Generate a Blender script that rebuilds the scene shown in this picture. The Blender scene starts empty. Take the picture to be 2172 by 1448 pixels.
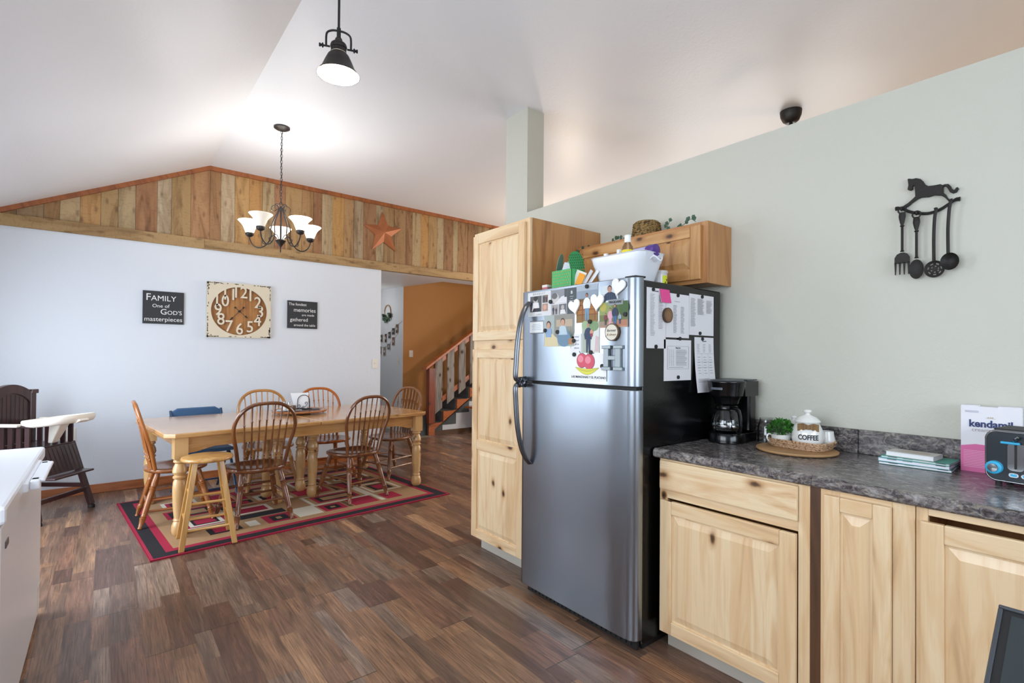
import bpy, bmesh, math, random
from mathutils import Vector, Matrix
random.seed(7)
C = bpy.context.scene.collection
sc = bpy.context.scene
PI = math.pi
R = math.radians

# ---------------------------------------------------------------- camera
cam_d = bpy.data.cameras.new('camera'); cam = bpy.data.objects.new('camera', cam_d); C.objects.link(cam)
CAM_H = 1.3358
yaw, pitch, roll = .6752, .009, .0077
cam_d.sensor_width = 36; cam_d.lens = 1074.87 / 2172 * 36
cam_d.shift_y = (744.78 - 724) / 2172
cam_d.clip_start = .02
fwd = Vector((math.sin(yaw) * math.cos(pitch), math.cos(yaw) * math.cos(pitch), math.sin(pitch)))
q = fwd.to_track_quat('-Z', 'Y')
cam.rotation_mode = 'QUATERNION'
cam.rotation_quaternion = q @ Matrix.Rotation(roll, 4, 'Z').to_quaternion()
cam.location = (0, 0, CAM_H)
sc.camera = cam
sc.view_settings.view_transform = 'Standard'; sc.view_settings.look = 'None'
sc.view_settings.gamma = 1; sc.view_settings.use_curve_mapping = False
sc.view_settings.exposure = 0.1

# ---------------------------------------------------------------- daylight
def lin(h):
    h = h.lstrip('#'); r = []
    for i in (0, 2, 4):
        c = int(h[i:i+2], 16) / 255
        r.append(c / 12.92 if c <= .04045 else ((c + .055) / 1.055) ** 2.4)
    return tuple(r) + (1,)
w = bpy.data.worlds.new('sky'); sc.world = w; w.use_nodes = True
w.node_tree.nodes['Background'].inputs[0].default_value = (.80, .90, 1, 1)
w.node_tree.nodes['Background'].inputs[1].default_value = 2.2

def area(name, loc, rot, sx, sy, power, color):
    d = bpy.data.lights.new(name, 'AREA'); d.shape = 'RECTANGLE'; d.size = sx; d.size_y = sy
    d.energy = power; d.color = color
    o = bpy.data.objects.new(name, d); o.location = loc; o.rotation_euler = rot; C.objects.link(o); return o
def point(name, loc, power, color, r=.05):
    d = bpy.data.lights.new(name, 'POINT'); d.energy = power; d.color = color; d.shadow_soft_size = r
    o = bpy.data.objects.new(name, d); o.location = loc; C.objects.link(o); return o
DAY = (.83, .915, 1)
# sky light through the patio door and windows (just outside the glass, facing in)
area('daylight_patio_door', (-1.45, 4.35, 1.25), (0, R(-56), 0), 2.0, 1.6, 78, (.78, .88, 1))
area('daylight_side_window', (-1.45, .8, 1.65), (0, R(-74), 0), 1.1, 2.2, 60, DAY)
area('daylight_rear_window', (.9, -2.35, 1.65), (R(74), 0, 0), 2.6, 1.2, 56, (.78, .89, 1))
area('daylight_living_window', (7.3, 3.4, 1.5), (0, R(90), 0), 1.6, 3.0, 80, (1, .93, .84))
# warm lamp in the living room beyond the half wall, then two added lights
point('living_lamp', (5.6, .4, 1.5), 32, (1, .66, .32), .12)
point('stair_wall_fill', (5.0, 5.0, 2.15), 50, (1, .84, .68), .15)  # unseen light added to brighten the tan stair wall
point('hall_fill', (3.35, 8.6, 2.2), 5.5, (1, .95, .88), .1)  # no fixture here, added so the white hall wall gets more light

# ---------------------------------------------------------------- geometry helpers
class MB:
    def __init__(s):
        s.v = []; s.f = []; s.uv = []; s.c = []; s.m = []; s.M = Matrix(); s.col = (1, 1, 1, 1); s.mi = 0
    def add(s, vs, fs, uvs=None):
        b = len(s.v)
        for p in vs: s.v.append(tuple(s.M @ Vector(p)))
        for k, f in enumerate(fs):
            s.f.append([b + i for i in f])
            s.uv.append(uvs[k] if uvs else [(vs[i][0], vs[i][2]) for i in f])
            s.c.append(s.col); s.m.append(s.mi)
    def box(s, x0, x1, y0, y1, z0, z1, g='z', off=None):
        if x0 > x1: x0, x1 = x1, x0
        if y0 > y1: y0, y1 = y1, y0
        if z0 > z1: z0, z1 = z1, z0
        if off is None: off = (random.random() * 20, random.random() * 20)
        vs = [(x, y, z) for x in (x0, x1) for y in (y0, y1) for z in (z0, z1)]
        fs = [(0, 1, 3, 2), (4, 6, 7, 5), (0, 4, 5, 1), (2, 3, 7, 6), (0, 2, 6, 4), (1, 5, 7, 3)]
        ns = [0, 0, 1, 1, 2, 2]; gi = 'xyz'.index(g); uvs = []
        for f, n in zip(fs, ns):
            ax = [a for a in range(3) if a != n]
            if gi in ax: vv = gi; uu = [a for a in ax if a != gi][0]
            else: uu, vv = ax
            uvs.append([(vs[i][uu] + off[0] + (vs[i][n] if n != gi else 0), vs[i][vv] + off[1]) for i in f])
        s.add(vs, fs, uvs)
    def hexa(s, P, g=None):
        # P: 8 points, bottom ring 0-3 ccw, top ring 4-7
        fs = [(3, 2, 1, 0), (4, 5, 6, 7), (0, 1, 5, 4), (1, 2, 6, 5), (2, 3, 7, 6), (3, 0, 4, 7)]
        o = random.random() * 20
        uvs = []
        for f in fs:
            a = Vector(P[f[0]]); e1 = (Vector(P[f[1]]) - a); L = max(e1.length, 1e-6); e1 = e1 / L
            uvs.append([((Vector(P[i]) - a).dot(e1) + o, ((Vector(P[i]) - a) - e1 * (Vector(P[i]) - a).dot(e1)).length + o) for i in f])
        s.add(P, fs, uvs)
    def lathe(s, prof, seg=24, cx=0, cy=0, cz=0, cap=True):
        vs = []; fs = []; uvs = []; o = random.random() * 20
        n = len(prof)
        for r, z in prof:
            for k in range(seg):
                a = 2 * PI * k / seg; vs.append((cx + r * math.cos(a), cy + r * math.sin(a), cz + z))
        for i in range(n - 1):
            for k in range(seg):
                k2 = (k + 1) % seg
                fs.append((i * seg + k, i * seg + k2, (i + 1) * seg + k2, (i + 1) * seg + k))
                rr = max(prof[i][0], prof[i+1][0]); da = 2 * PI * rr / seg
                uvs.append([(o + k * da, o + prof[i][1]), (o + (k + 1) * da, o + prof[i][1]), (o + (k + 1) * da, o + prof[i+1][1]), (o + k * da, o + prof[i+1][1])])
        if cap:
            if prof[0][0] > 1e-4: f = tuple(range(seg - 1, -1, -1)); fs.append(f); uvs.append([(vs[i][0] + o, vs[i][1] + o) for i in f])
            if prof[-1][0] > 1e-4: f = tuple(range((n-1)*seg, n*seg)); fs.append(f); uvs.append([(vs[i][0] + o, vs[i][1] + o) for i in f])
        s.add(vs, fs, uvs)
    def tube(s, pts, rad, seg=10, closed=False, flat=1.0, up=None):
        P = [Vector(p) for p in pts]; n = len(P)
        if not hasattr(rad, '__len__'): rad = [rad] * n
        T = []
        for i in range(n):
            if closed: t = P[(i+1) % n] - P[i-1]
            else: t = P[min(i+1, n-1)] - P[max(i-1, 0)]
            T.append(t.normalized())
        ref = Vector(up) if up else (Vector((0, 0, 1)) if abs(T[0].z) < .9 else Vector((1, 0, 0)))
        N = (ref - T[0] * ref.dot(T[0])).normalized()
        vs = []; o = random.random() * 20; L = [0]
        for i in range(1, n): L.append(L[-1] + (P[i] - P[i-1]).length)
        for i in range(n):
            if up: N = (ref - T[i] * ref.dot(T[i])).normalized()
            else: N = (N - T[i] * N.dot(T[i])).normalized()
            B = T[i].cross(N)
            for k in range(seg):
                a = 2 * PI * k / seg
                vs.append(tuple(P[i] + N * (rad[i] * math.cos(a)) + B * (rad[i] * flat * math.sin(a))))
        fs = []; uvs = []
        m = n if closed else n - 1
        for i in range(m):
            j = (i + 1) % n
            for k in range(seg):
                k2 = (k + 1) % seg
                fs.append((i*seg+k, i*seg+k2, j*seg+k2, j*seg+k))
                da = 2 * PI * rad[i] / seg; l0 = L[i]; l1 = L[j] if j > i else L[i] + .01
                uvs.append([(o+k*da, o+l0), (o+(k+1)*da, o+l0), (o+(k+1)*da, o+l1), (o+k*da, o+l1)])
        if not closed:
            for f in (tuple(range(seg-1, -1, -1)), tuple(range((n-1)*seg, n*seg))):
                fs.append(f); uvs.append([(vs[i][0], vs[i][1]) for i in f])
        s.add(vs, fs, uvs)
    def spindle(s, p0, p1, prof, seg=12):
        P0 = Vector(p0); P1 = Vector(p1)
        s.tube([P0.lerp(P1, t) for t, r in prof], [r for t, r in prof], seg)
    def prism(s, poly, y0, y1, g='z'):
        # poly in (x,z) (ccw seen from -y), extruded along y
        n = len(poly); o = (random.random() * 20, random.random() * 20)
        vs = [(x, y0, z) for x, z in poly] + [(x, y1, z) for x, z in poly]
        fs = [tuple(range(n)), tuple(range(2*n-1, n-1, -1))]
        sw = (lambda a, b: (a + o[0], b + o[1])) if g == 'z' else (lambda a, b: (b + o[0], a + o[1]))
        uvs = [[sw(vs[i][0], vs[i][2]) for i in f] for f in fs]
        for i in range(n):
            j = (i + 1) % n; f = (i, i + n, j + n, j); fs.append(f)
            uvs.append([sw(vs[k][1] + vs[k][0], vs[k][2]) for k in f])
        s.add(vs, fs, uvs)
    def plan(s, poly, z0, z1):
        # poly in (x,y), extruded along z
        n = len(poly); o = random.random() * 20
        vs = [(x, y, z0) for x, y in poly] + [(x, y, z1) for x, y in poly]
        fs = [tuple(range(n-1, -1, -1)), tuple(range(n, 2*n))]
        uvs = [[(vs[i][0] + o, vs[i][1] + o) for i in f] for f in fs]; acc = 0
        for i in range(n):
            j = (i + 1) % n; L = math.dist(poly[i], poly[j])
            fs.append((i, j, j + n, i + n)); uvs.append([(acc + o, z0 + o), (acc + L + o, z0 + o), (acc + L + o, z1 + o), (acc + o, z1 + o)]); acc += L
        s.add(vs, fs, uvs)
    def ball(s, c, r, seg=12, rings=8, sc_=(1, 1, 1)):
        M0 = s.M.copy(); s.M = M0 @ Matrix.Translation(c) @ Matrix.Diagonal((*sc_, 1))
        s.lathe([(max(r * math.sin(PI * i / rings), 1e-5), -r * math.cos(PI * i / rings)) for i in range(rings + 1)], seg, cap=False)
        s.M = M0
    def build(s, name, mats, parent=None, smooth=False, bevel=0, loc=None, rotz=0, ang=35):
        me = bpy.data.meshes.new(name); me.from_pydata(s.v, [], s.f)
        if not isinstance(mats, (list, tuple)): mats = [mats]
        for m in mats: me.materials.append(m)
        me.uv_layers.new(name='UVMap'); me.color_attributes.new('Col', 'FLOAT_COLOR', 'CORNER')
        uvf = []; cf = []
        for k, f in enumerate(s.f):
            for t in s.uv[k]: uvf.extend((t[0], t[1]))
            cf.extend(tuple(s.c[k]) * len(f))
        me.uv_layers['UVMap'].data.foreach_set('uv', uvf)
        me.color_attributes['Col'].data.foreach_set('color', cf)
        me.polygons.foreach_set('material_index', s.m)
        me.polygons.foreach_set('use_smooth', [bool(smooth)] * len(s.f))
        o = bpy.data.objects.new(name, me); C.objects.link(o)
        bm = bmesh.new(); bm.from_mesh(me); bmesh.ops.recalc_face_normals(bm, faces=bm.faces)
        if smooth:
            for e in bm.edges:
                if len(e.link_faces) == 2 and e.calc_face_angle(0) > R(ang): e.smooth = False
        bm.to_mesh(me); bm.free()
        if bevel:
            b = o.modifiers.new('bevel', 'BEVEL'); b.width = bevel; b.segments = 2; b.limit_method = 'ANGLE'; b.angle_limit = R(50)
        if parent: o.parent = parent
        if loc: o.location = loc
        if rotz: o.rotation_euler = (0, 0, rotz)
        return o

def tag(o, label, cat, group=None):
    o['label'] = label; o['category'] = cat
    if group: o['group'] = group
    return o
def thing(name, label, cat, loc=(0, 0, 0), rotz=0, group=None):
    o = bpy.data.objects.new(name, None); C.objects.link(o); o.location = loc; o.rotation_euler = (0, 0, rotz)
    o.empty_display_size = .05
    return tag(o, label, cat, group)
def struct(mb, name, mat, **k):
    o = mb.build(name, mat, **k); o['kind'] = 'structure'; return o
def catmull(pts, n=6):
    P = [Vector(p) for p in pts]; P = [P[0] * 2 - P[1]] + P + [P[-1] * 2 - P[-2]]; out = []
    for i in range(1, len(P) - 2):
        for k in range(n):
            t = k / n; a, b, c, d = P[i-1], P[i], P[i+1], P[i+2]
            out.append(.5 * ((2*b) + (c-a)*t + (2*a-5*b+4*c-d)*t*t + (3*b-a-3*c+d)*t*t*t))
    out.append(P[-2]); return out
_tc = {}
def text_mesh(body, size, align='CENTER', shear=0, ext=.0006, sx=1, bold=0, res=3):
    key = (body, size, align, shear, ext, sx, bold)
    if key not in _tc:
        cu = bpy.data.curves.new('t', 'FONT'); cu.body = body; cu.size = size; cu.align_x = align; cu.align_y = 'CENTER'
        cu.extrude = ext; cu.shear = shear; cu.offset = bold; cu.resolution_u = res
        o = bpy.data.objects.new('t', cu); C.objects.link(o)
        dg = bpy.context.evaluated_depsgraph_get(); me = bpy.data.meshes.new_from_object(o.evaluated_get(dg))
        _tc[key] = ([(v.co.x * sx, v.co.z, v.co.y) for v in me.vertices], [tuple(p.vertices) for p in me.polygons])
        bpy.data.objects.remove(o); bpy.data.curves.remove(cu); bpy.data.meshes.remove(me)
    return _tc[key]
def text(mb, body, size, x, y, z, col=None, **k):
    vs, fs = text_mesh(body, size, **k); c0 = mb.col
    if col: mb.col = lin(col)
    mb.add([(vx + x, -vy + y, vz + z) for vx, vy, vz in vs], fs); mb.col = c0

# ---------------------------------------------------------------- materials
def newmat(name):
    m = bpy.data.materials.new(name); m.use_nodes = True
    nt = m.node_tree; return m, nt, nt.nodes, nt.links, nt.nodes['Principled BSDF']
def nmath(N, L, op, a, b=None, c=None):
    n = N.new('ShaderNodeMath'); n.operation = op
    for i, x in enumerate((a, b, c)):
        if x is None: continue
        if isinstance(x, (int, float)): n.inputs[i].default_value = x
        else: L.new(x, n.inputs[i])
    return n.outputs[0]
def ramp(N, L, fac, stops, interp='LINEAR'):
    r = N.new('ShaderNodeValToRGB'); cr = r.color_ramp; cr.interpolation = interp
    while len(cr.elements) < len(stops): cr.elements.new(.5)
    for e, (p, c) in zip(cr.elements, stops): e.position = p; e.color = lin(c) if isinstance(c, str) else c
    L.new(fac, r.inputs[0]); return r.outputs[0]
def noise(N, L, vec, scale, detail=3, dist=0, rough=.5):
    n = N.new('ShaderNodeTexNoise'); n.inputs['Scale'].default_value = scale; n.inputs['Detail'].default_value = detail
    n.inputs['Distortion'].default_value = dist; n.inputs['Roughness'].default_value = rough
    if vec is not None: L.new(vec, n.inputs['Vector'])
    return n.outputs['Fac']
def mapping(N, L, vec, scale):
    n = N.new('ShaderNodeMapping'); n.inputs['Scale'].default_value = scale; L.new(vec, n.inputs['Vector']); return n.outputs[0]
def mixc(N, L, fac, a, b, mode='MIX'):
    n = N.new('ShaderNodeMix'); n.data_type = 'RGBA'; n.blend_type = mode
    for sock, x in ((n.inputs[0], fac), (n.inputs[6], a), (n.inputs[7], b)):
        if isinstance(x, (int, float)): sock.default_value = x
        elif isinstance(x, str): sock.default_value = lin(x)
        elif isinstance(x, tuple): sock.default_value = x
        else: L.new(x, sock)
    return n.outputs[2]
def bump(N, L, h, strength, dist, bsdf):
    b = N.new('ShaderNodeBump'); b.inputs['Strength'].default_value = strength; b.inputs['Distance'].default_value = dist
    L.new(h, b.inputs['Height']); L.new(b.outputs[0], bsdf.inputs['Normal'])
def pbr(name, col, rough=.5, metal=0, bmp=0, bscale=60, var=0, spec=None, coat=0, emit=None, estr=0):
    m, nt, N, L, B = newmat(name)
    B.inputs['Base Color'].default_value = lin(col) if isinstance(col, str) else col
    B.inputs['Roughness'].default_value = rough; B.inputs['Metallic'].default_value = metal
    if spec is not None: B.inputs['Specular IOR Level'].default_value = spec
    if coat: B.inputs['Coat Weight'].default_value = coat; B.inputs['Coat Roughness'].default_value = .1
    if emit: B.inputs['Emission Color'].default_value = lin(emit); B.inputs['Emission Strength'].default_value = estr
    tc = N.new('ShaderNodeTexCoord').outputs['Object']
    n = noise(N, L, tc, bscale, 4)
    if bmp: bump(N, L, n, bmp, .004, B)
    if var:
        n2 = noise(N, L, tc, 6, 3); c = lin(col)
        L.new(ramp(N, L, n2, [(.3, tuple(x * (1 - var) for x in c[:3]) + (1,)), (.7, tuple(min(1, x * (1 + var)) for x in c[:3]) + (1,))]), B.inputs['Base Color'])
    return m
def woodmat(name, light, mid, dark, rough=.35, knots=.0, streak=.5, strip=.0, coat=.2, fine=.35):
    m, nt, N, L, B = newmat(name)
    uv = N.new('ShaderNodeUVMap').outputs[0]
    vor = N.new('ShaderNodeTexVoronoi'); vor.voronoi_dimensions = '2D'; vor.inputs['Scale'].default_value = 3.4; L.new(mapping(N, L, uv, (1.7, .95, 1)), vor.inputs['Vector'])
    d = nmath(N, L, 'ADD', vor.outputs['Distance'], nmath(N, L, 'MULTIPLY', nmath(N, L, 'SUBTRACT', noise(N, L, uv, 22, 3), .5), .10))
    a = noise(N, L, mapping(N, L, uv, (1, .10, 1)), 14, 5, 1.6)
    f = noise(N, L, mapping(N, L, uv, (1, .025, 1)), 150, 3, .4)
    base = ramp(N, L, a, [(.30, dark), (.42, mid), (.56, light), (.8, light)])
    col = mixc(N, L, nmath(N, L, 'MULTIPLY', nmath(N, L, 'GREATER_THAN', f, .58), fine * .35), base, dark)
    col = mixc(N, L, 1 - streak, col, light)
    if strip:
        sx = N.new('ShaderNodeSeparateXYZ'); L.new(uv, sx.inputs[0])
        wn = N.new('ShaderNodeTexWhiteNoise'); wn.noise_dimensions = '1D'
        L.new(nmath(N, L, 'FLOOR', nmath(N, L, 'DIVIDE', sx.outputs[0], strip)), wn.inputs['W'])
        col = mixc(N, L, nmath(N, L, 'MULTIPLY', wn.outputs['Value'], .45), col, mid)
    if knots:
        kc = ramp(N, L, d, [(0, '2e1c10'), (.05, '553219'), (.075, dark), (.17, mid)])
        kf = ramp(N, L, d, [(0, (1, 1, 1, 1)), (.06, (.9, .9, .9, 1)), (.10, (.55, .55, .55, 1)), (.2, (0, 0, 0, 1))])
        wn2 = N.new('ShaderNodeTexWhiteNoise'); L.new(vor.outputs['Position'], wn2.inputs['Vector'])
        gate = nmath(N, L, 'LESS_THAN', wn2.outputs['Value'], knots)
        col = mixc(N, L, nmath(N, L, 'MULTIPLY', kf, gate), col, kc)
    L.new(col, B.inputs['Base Color']); B.inputs['Roughness'].default_value = rough
    if coat: B.inputs['Coat Weight'].default_value = coat; B.inputs['Coat Roughness'].default_value = .15
    bump(N, L, f, .06, .002, B)
    return m
def vcmat(name, rough=.5, grain=False, amt=.6, bmp=0, bscale=300, coat=0):
    m, nt, N, L, B = newmat(name)
    at = N.new('ShaderNodeAttribute'); at.attribute_name = 'Col'; col = at.outputs['Color']
    if grain:
        uv = N.new('ShaderNodeUVMap').outputs[0]
        a = noise(N, L, mapping(N, L, uv, (1, .16, 1)), 9, 6, .9, .65)
        f = noise(N, L, mapping(N, L, uv, (.35, 1, 1)), 60, 3, .3)
        s = ramp(N, L, a, [(.30, (.26, .19, .13, 1)), (.42, (.66, .58, .48, 1)), (.54, (1, 1, 1, 1)), (.75, (1.0, .97, .92, 1))])
        col = mixc(N, L, .36, col, 'a08962'); col = mixc(N, L, amt, col, s, 'MULTIPLY')
        col = mixc(N, L, nmath(N, L, 'MULTIPLY', nmath(N, L, 'GREATER_THAN', f, .6), .18), col, '4a3524')
        vor = N.new('ShaderNodeTexVoronoi'); vor.voronoi_dimensions = '2D'; vor.inputs['Scale'].default_value = 3.2; L.new(mapping(N, L, uv, (2.2, 1, 1)), vor.inputs['Vector'])
        kf = ramp(N, L, vor.outputs['Distance'], [(0, (1, 1, 1, 1)), (.06, (.7, .7, .7, 1)), (.13, (0, 0, 0, 1))])
        col = mixc(N, L, nmath(N, L, 'MULTIPLY', kf, .6), col, '5a3a20')
        bump(N, L, a, .3, .004, B)
    elif bmp:
        tc = N.new('ShaderNodeTexCoord').outputs['Object']; bump(N, L, noise(N, L, tc, bscale, 2), bmp, .004, B)
    L.new(col, B.inputs['Base Color']); B.inputs['Roughness'].default_value = rough
    if coat: B.inputs['Coat Weight'].default_value = coat
    return m
def wallmat(name, col, rough=.55, bs=.35):
    m, nt, N, L, B = newmat(name); B.inputs['Base Color'].default_value = lin(col); B.inputs['Roughness'].default_value = rough
    tc = N.new('ShaderNodeTexCoord').outputs['Object']
    a = noise(N, L, tc, 38, 5, .6); b = noise(N, L, tc, 150, 2)
    bump(N, L, nmath(N, L, 'ADD', a, nmath(N, L, 'MULTIPLY', b, .3)), bs, .004, B); return m

def floormat():
    m, nt, N, L, B = newmat('vinyl_plank_floor')
    g = N.new('ShaderNodeNewGeometry').outputs['Position']; s = N.new('ShaderNodeSeparateXYZ'); L.new(g, s.inputs[0])
    x, y = s.outputs[0], s.outputs[1]
    PW = .19
    pl = nmath(N, L, 'FLOOR', nmath(N, L, 'DIVIDE', nmath(N, L, 'ADD', x, .04), PW))
    def wn1(v, seed):
        n = N.new('ShaderNodeTexWhiteNoise'); n.noise_dimensions = '1D'; L.new(nmath(N, L, 'ADD', v, seed), n.inputs['W']); return n.outputs['Value']
    # plank end joints
    yp = nmath(N, L, 'ADD', nmath(N, L, 'DIVIDE', y, 1.22), nmath(N, L, 'MULTIPLY', wn1(pl, 3.7), 7))
    pj = nmath(N, L, 'FLOOR', yp)
    fy = nmath(N, L, 'SUBTRACT', yp, pj)
    joint = nmath(N, L, 'LESS_THAN', fy, .0028)
    px = nmath(N, L, 'FRACT', nmath(N, L, 'DIVIDE', nmath(N, L, 'ADD', x, .04), PW))
    edge = nmath(N, L, 'LESS_THAN', px, .008)
    # uneven printed strips inside each plank
    off = nmath(N, L, 'MULTIPLY', nmath(N, L, 'SUBTRACT', wn1(pl, 11.3), .5), .36)
    st = nmath(N, L, 'ADD', nmath(N, L, 'MULTIPLY', pl, 2), nmath(N, L, 'GREATER_THAN', px, nmath(N, L, 'ADD', .5, off)))
    yl = nmath(N, L, 'ADD', nmath(N, L, 'DIVIDE', y, .74), nmath(N, L, 'MULTIPLY', wn1(st, 5.1), 9))
    wob = nmath(N, L, 'MULTIPLY', wn1(nmath(N, L, 'ADD', nmath(N, L, 'MULTIPLY', st, 17.0), nmath(N, L, 'FLOOR', yl)), 2.2), .0)
    seg = nmath(N, L, 'FLOOR', nmath(N, L, 'ADD', yl, wob))
    c = N.new('ShaderNodeCombineXYZ'); L.new(st, c.inputs[0]); L.new(seg, c.inputs[1]); L.new(nmath(N, L, 'MULTIPLY', pj, .37), c.inputs[2])
    wv = N.new('ShaderNodeTexWhiteNoise'); L.new(c.outputs[0], wv.inputs['Vector'])
    base = ramp(N, L, wv.outputs['Value'], [(0, '6c5145'), (.13, '886654'), (.30, '786052'), (.42, '917059'), (.58, '857062'), (.68, '9b785e'), (.80, '876a58'), (.90, '958072'), (.965, 'b89170')], 'CONSTANT')
    cg = N.new('ShaderNodeCombineXYZ'); L.new(nmath(N, L, 'ADD', x, nmath(N, L, 'MULTIPLY', wv.outputs['Value'], 30)), cg.inputs[0]); L.new(nmath(N, L, 'MULTIPLY', y, .10), cg.inputs[1])
    a = noise(N, L, cg.outputs[0], 16, 6, 1.1, .6)
    f = noise(N, L, mapping(N, L, g, (1, .03, 1)), 170, 3, .3)
    k = noise(N, L, mapping(N, L, g, (1, .5, 1)), 7, 4, .8)
    col = mixc(N, L, .95, base, ramp(N, L, a, [(.28, (.40, .36, .34, 1)), (.43, (.80, .78, .76, 1)), (.58, (1.12, 1.06, 1, 1)), (.72, (1.42, 1.28, 1.12, 1))]), 'MULTIPLY')
    col = mixc(N, L, ramp(N, L, f, [(.42, (0, 0, 0, 1)), (.66, (.6, .6, .6, 1))]), col, '3e2c24')
    col = mixc(N, L, ramp(N, L, k, [(.62, (0, 0, 0, 1)), (.74, (.45, .45, .45, 1))]), col, '32231c')
    col = mixc(N, L, nmath(N, L, 'MAXIMUM', joint, nmath(N, L, 'MULTIPLY', edge, .25)), col, '14100e')
    L.new(col, B.inputs['Base Color'])
    L.new(ramp(N, L, a, [(.3, (.36, .36, .36, 1)), (.7, (.24, .24, .24, 1))]), B.inputs['Roughness'])
    bump(N, L, nmath(N, L, 'SUBTRACT', f, nmath(N, L, 'MULTIPLY', joint, 2)), .10, .002, B)
    return m
def laminate():
    m, nt, N, L, B = newmat('mottled_laminate')
    tc = N.new('ShaderNodeTexCoord').outputs['Object']
    a = noise(N, L, mapping(N, L, tc, (1.3, .7, 1.6)), 14, 8, 1.8, .68)
    b = noise(N, L, mapping(N, L, tc, (1, .7, 1)), 40, 6, 2.2, .7)
    c = noise(N, L, tc, 5, 4, 1)
    col = ramp(N, L, a, [(.36, '1c191b'), (.44, '3a3536'), (.50, '5d5654'), (.54, '7d7570'), (.60, 'a8a19a'), (.68, 'c4c2c4')])
    col2 = ramp(N, L, b, [(.38, '262224'), (.47, '5a5250'), (.53, '797c88'), (.60, 'b5aa98')])
    col = mixc(N, L, .5, col, col2); col = mixc(N, L, nmath(N, L, 'MULTIPLY', c, .35), col, '473c36')
    L.new(col, B.inputs['Base Color']); B.inputs['Roughness'].default_value = .24
    return m
def steel(name, col='98a0aa', rough=.30):
    m, nt, N, L, B = newmat(name); B.inputs['Metallic'].default_value = 1; B.inputs['Base Color'].default_value = lin(col)
    tc = N.new('ShaderNodeTexCoord').outputs['Object']
    n = noise(N, L, mapping(N, L, tc, (1, 1, .02)), 300, 2)
    L.new(ramp(N, L, n, [(.3, (rough * .92,) * 3 + (1,)), (.7, (rough * 1.1,) * 3 + (1,))]), B.inputs['Roughness'])
    n2 = noise(N, L, tc, 2.6, 1); bump(N, L, n2, .18, .03, B)
    return m
M = {}
M['wall_w'] = wallmat('dining_wall_paint', 'd8dee6')
M['wall_k'] = wallmat('kitchen_wall_paint', 'cccbbe')
M['ceil'] = wallmat('ceiling_paint', 'e8eaee', .42, .25)
M['brown'] = wallmat('tan_wall_paint', 'bc8142', .6)
M['floor'] = floormat()
M['lam'] = laminate()
M['hick'] = woodmat('knotty_hickory', 'ecd4ae', 'dcb484', 'b08254', .38, .34, .6, .085)
M['hick2'] = woodmat('hickory_side', 'c08a54', 'a8713f', '8a5830', .4, .1, .7, .1)
M['hick_shade'] = woodmat('hickory_shaded_door', 'cf9f68', 'b8824c', '8f5c32', .38, .7, .8, .085)  # cabinet hickory darkened; shade above the refrigerator is put into the colour
M['dkwood_gap'] = woodmat('dark_wood_and_gap_shade', '5f4028', '4c311d', '3a2414', .5, 0, .6, 0)  # dark brown wood, also the shade colour of the base cabinet gap
M['drawer'] = woodmat('hickory_drawer', 'ecd4ae', 'd8ad7c', 'a87444', .38, .75, .7, 0)
M['pine'] = woodmat('honey_pine', 'd2a56c', 'bd8850', '94612f', .22, .4, .7, .09, coat=.6)
M['pine_leg'] = woodmat('pale_pine_leg', 'd3ab74', 'c1935c', '9a6b3c', .3, .3, .5, 0, coat=.4)
M['oak_dk'] = woodmat('dark_chair_oak', '7d4c2b', '66391f', '3f2113', .22, 0, .7, 0, coat=.6)
M['oak_dk2'] = woodmat('brown_end_chair_oak', '8f5c34', '734426', '4a2815', .25, 0, .7, 0, coat=.5)
M['oak_or'] = woodmat('bright_orange_chair_oak', 'b9682a', '9c5320', '6a3412', .25, 0, .7, 0, coat=.5)
M['oak_md'] = woodmat('orange_chair_oak', 'a8662f', '8a5026', '5a3116', .25, 0, .7, 0, coat=.5)
M['oak_lt'] = woodmat('golden_chair_oak', 'b98548', '9c6a36', '6c4520', .3, 0, .7, 0, coat=.4)
M['stoolw'] = woodmat('stool_wood', 'd3a25c', 'bd8742', '93602c', .28, 0, .6, 0, coat=.5)
M['orange'] = woodmat('orange_stained_pine', 'b8642e', '9f4f22', '753617', .35, .5, .7, 0)
M['redw'] = woodmat('red_stained_pine', '8c3e20', '752f18', '4c1c0d', .4, .5, .7, 0)
M['base'] = woodmat('baseboard_wood', 'b0693a', '96532b', '6e3a1c', .35, 0, .7, 0)
M['greyw'] = woodmat('weathered_grey_board', '9c9690', '7f7872', '4c4744', .75, .4, .9, 0, coat=0)
M['darkw'] = woodmat('espresso_wood', '3c2224', '2c1718', '180c0e', .32, 0, .7, 0, coat=.4)
M['clad'] = vcmat('reclaimed_boards', .7, grain=True, amt=.75)
M['paper'] = vcmat('printed_paper', .55)
M['gloss'] = vcmat('painted_gloss', .25, coat=.3)
M['rug'] = vcmat('rug_pile', .95, bmp=.8, bscale=260)
M['steel'] = steel('brushed_steel')
M['chrome'] = pbr('polished_steel', '9a9ca0', .15, 1)
M['handle'] = pbr('handle_metal', '6c7076', .3, 1)
M['black'] = pbr('black_enamel', '0b0b0d', .16, 0, .15, 180)
M['blackpl'] = pbr('black_plastic', '0c0c0e', .18)
M['matblk'] = pbr('matt_black', '1c1b1b', .6)
M['iron'] = pbr('cast_iron', '25211f', .55, .3, .3, 120)
M['bronze'] = pbr('dark_bronze', '3a3634', .42, .6)
M['white'] = pbr('white_enamel', 'eff2fa', .26)
M['ceram'] = pbr('white_ceramic', 'e9e8e4', .15, coat=.4)
M['cream'] = pbr('cream_plastic', 'ece7dc', .35)
M['outlet'] = pbr('outlet_plastic', 'e6e2da', .35)
M['linen'] = pbr('burlap', '8f6f4a', .9, 0, .8, 260, .2)
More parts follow.
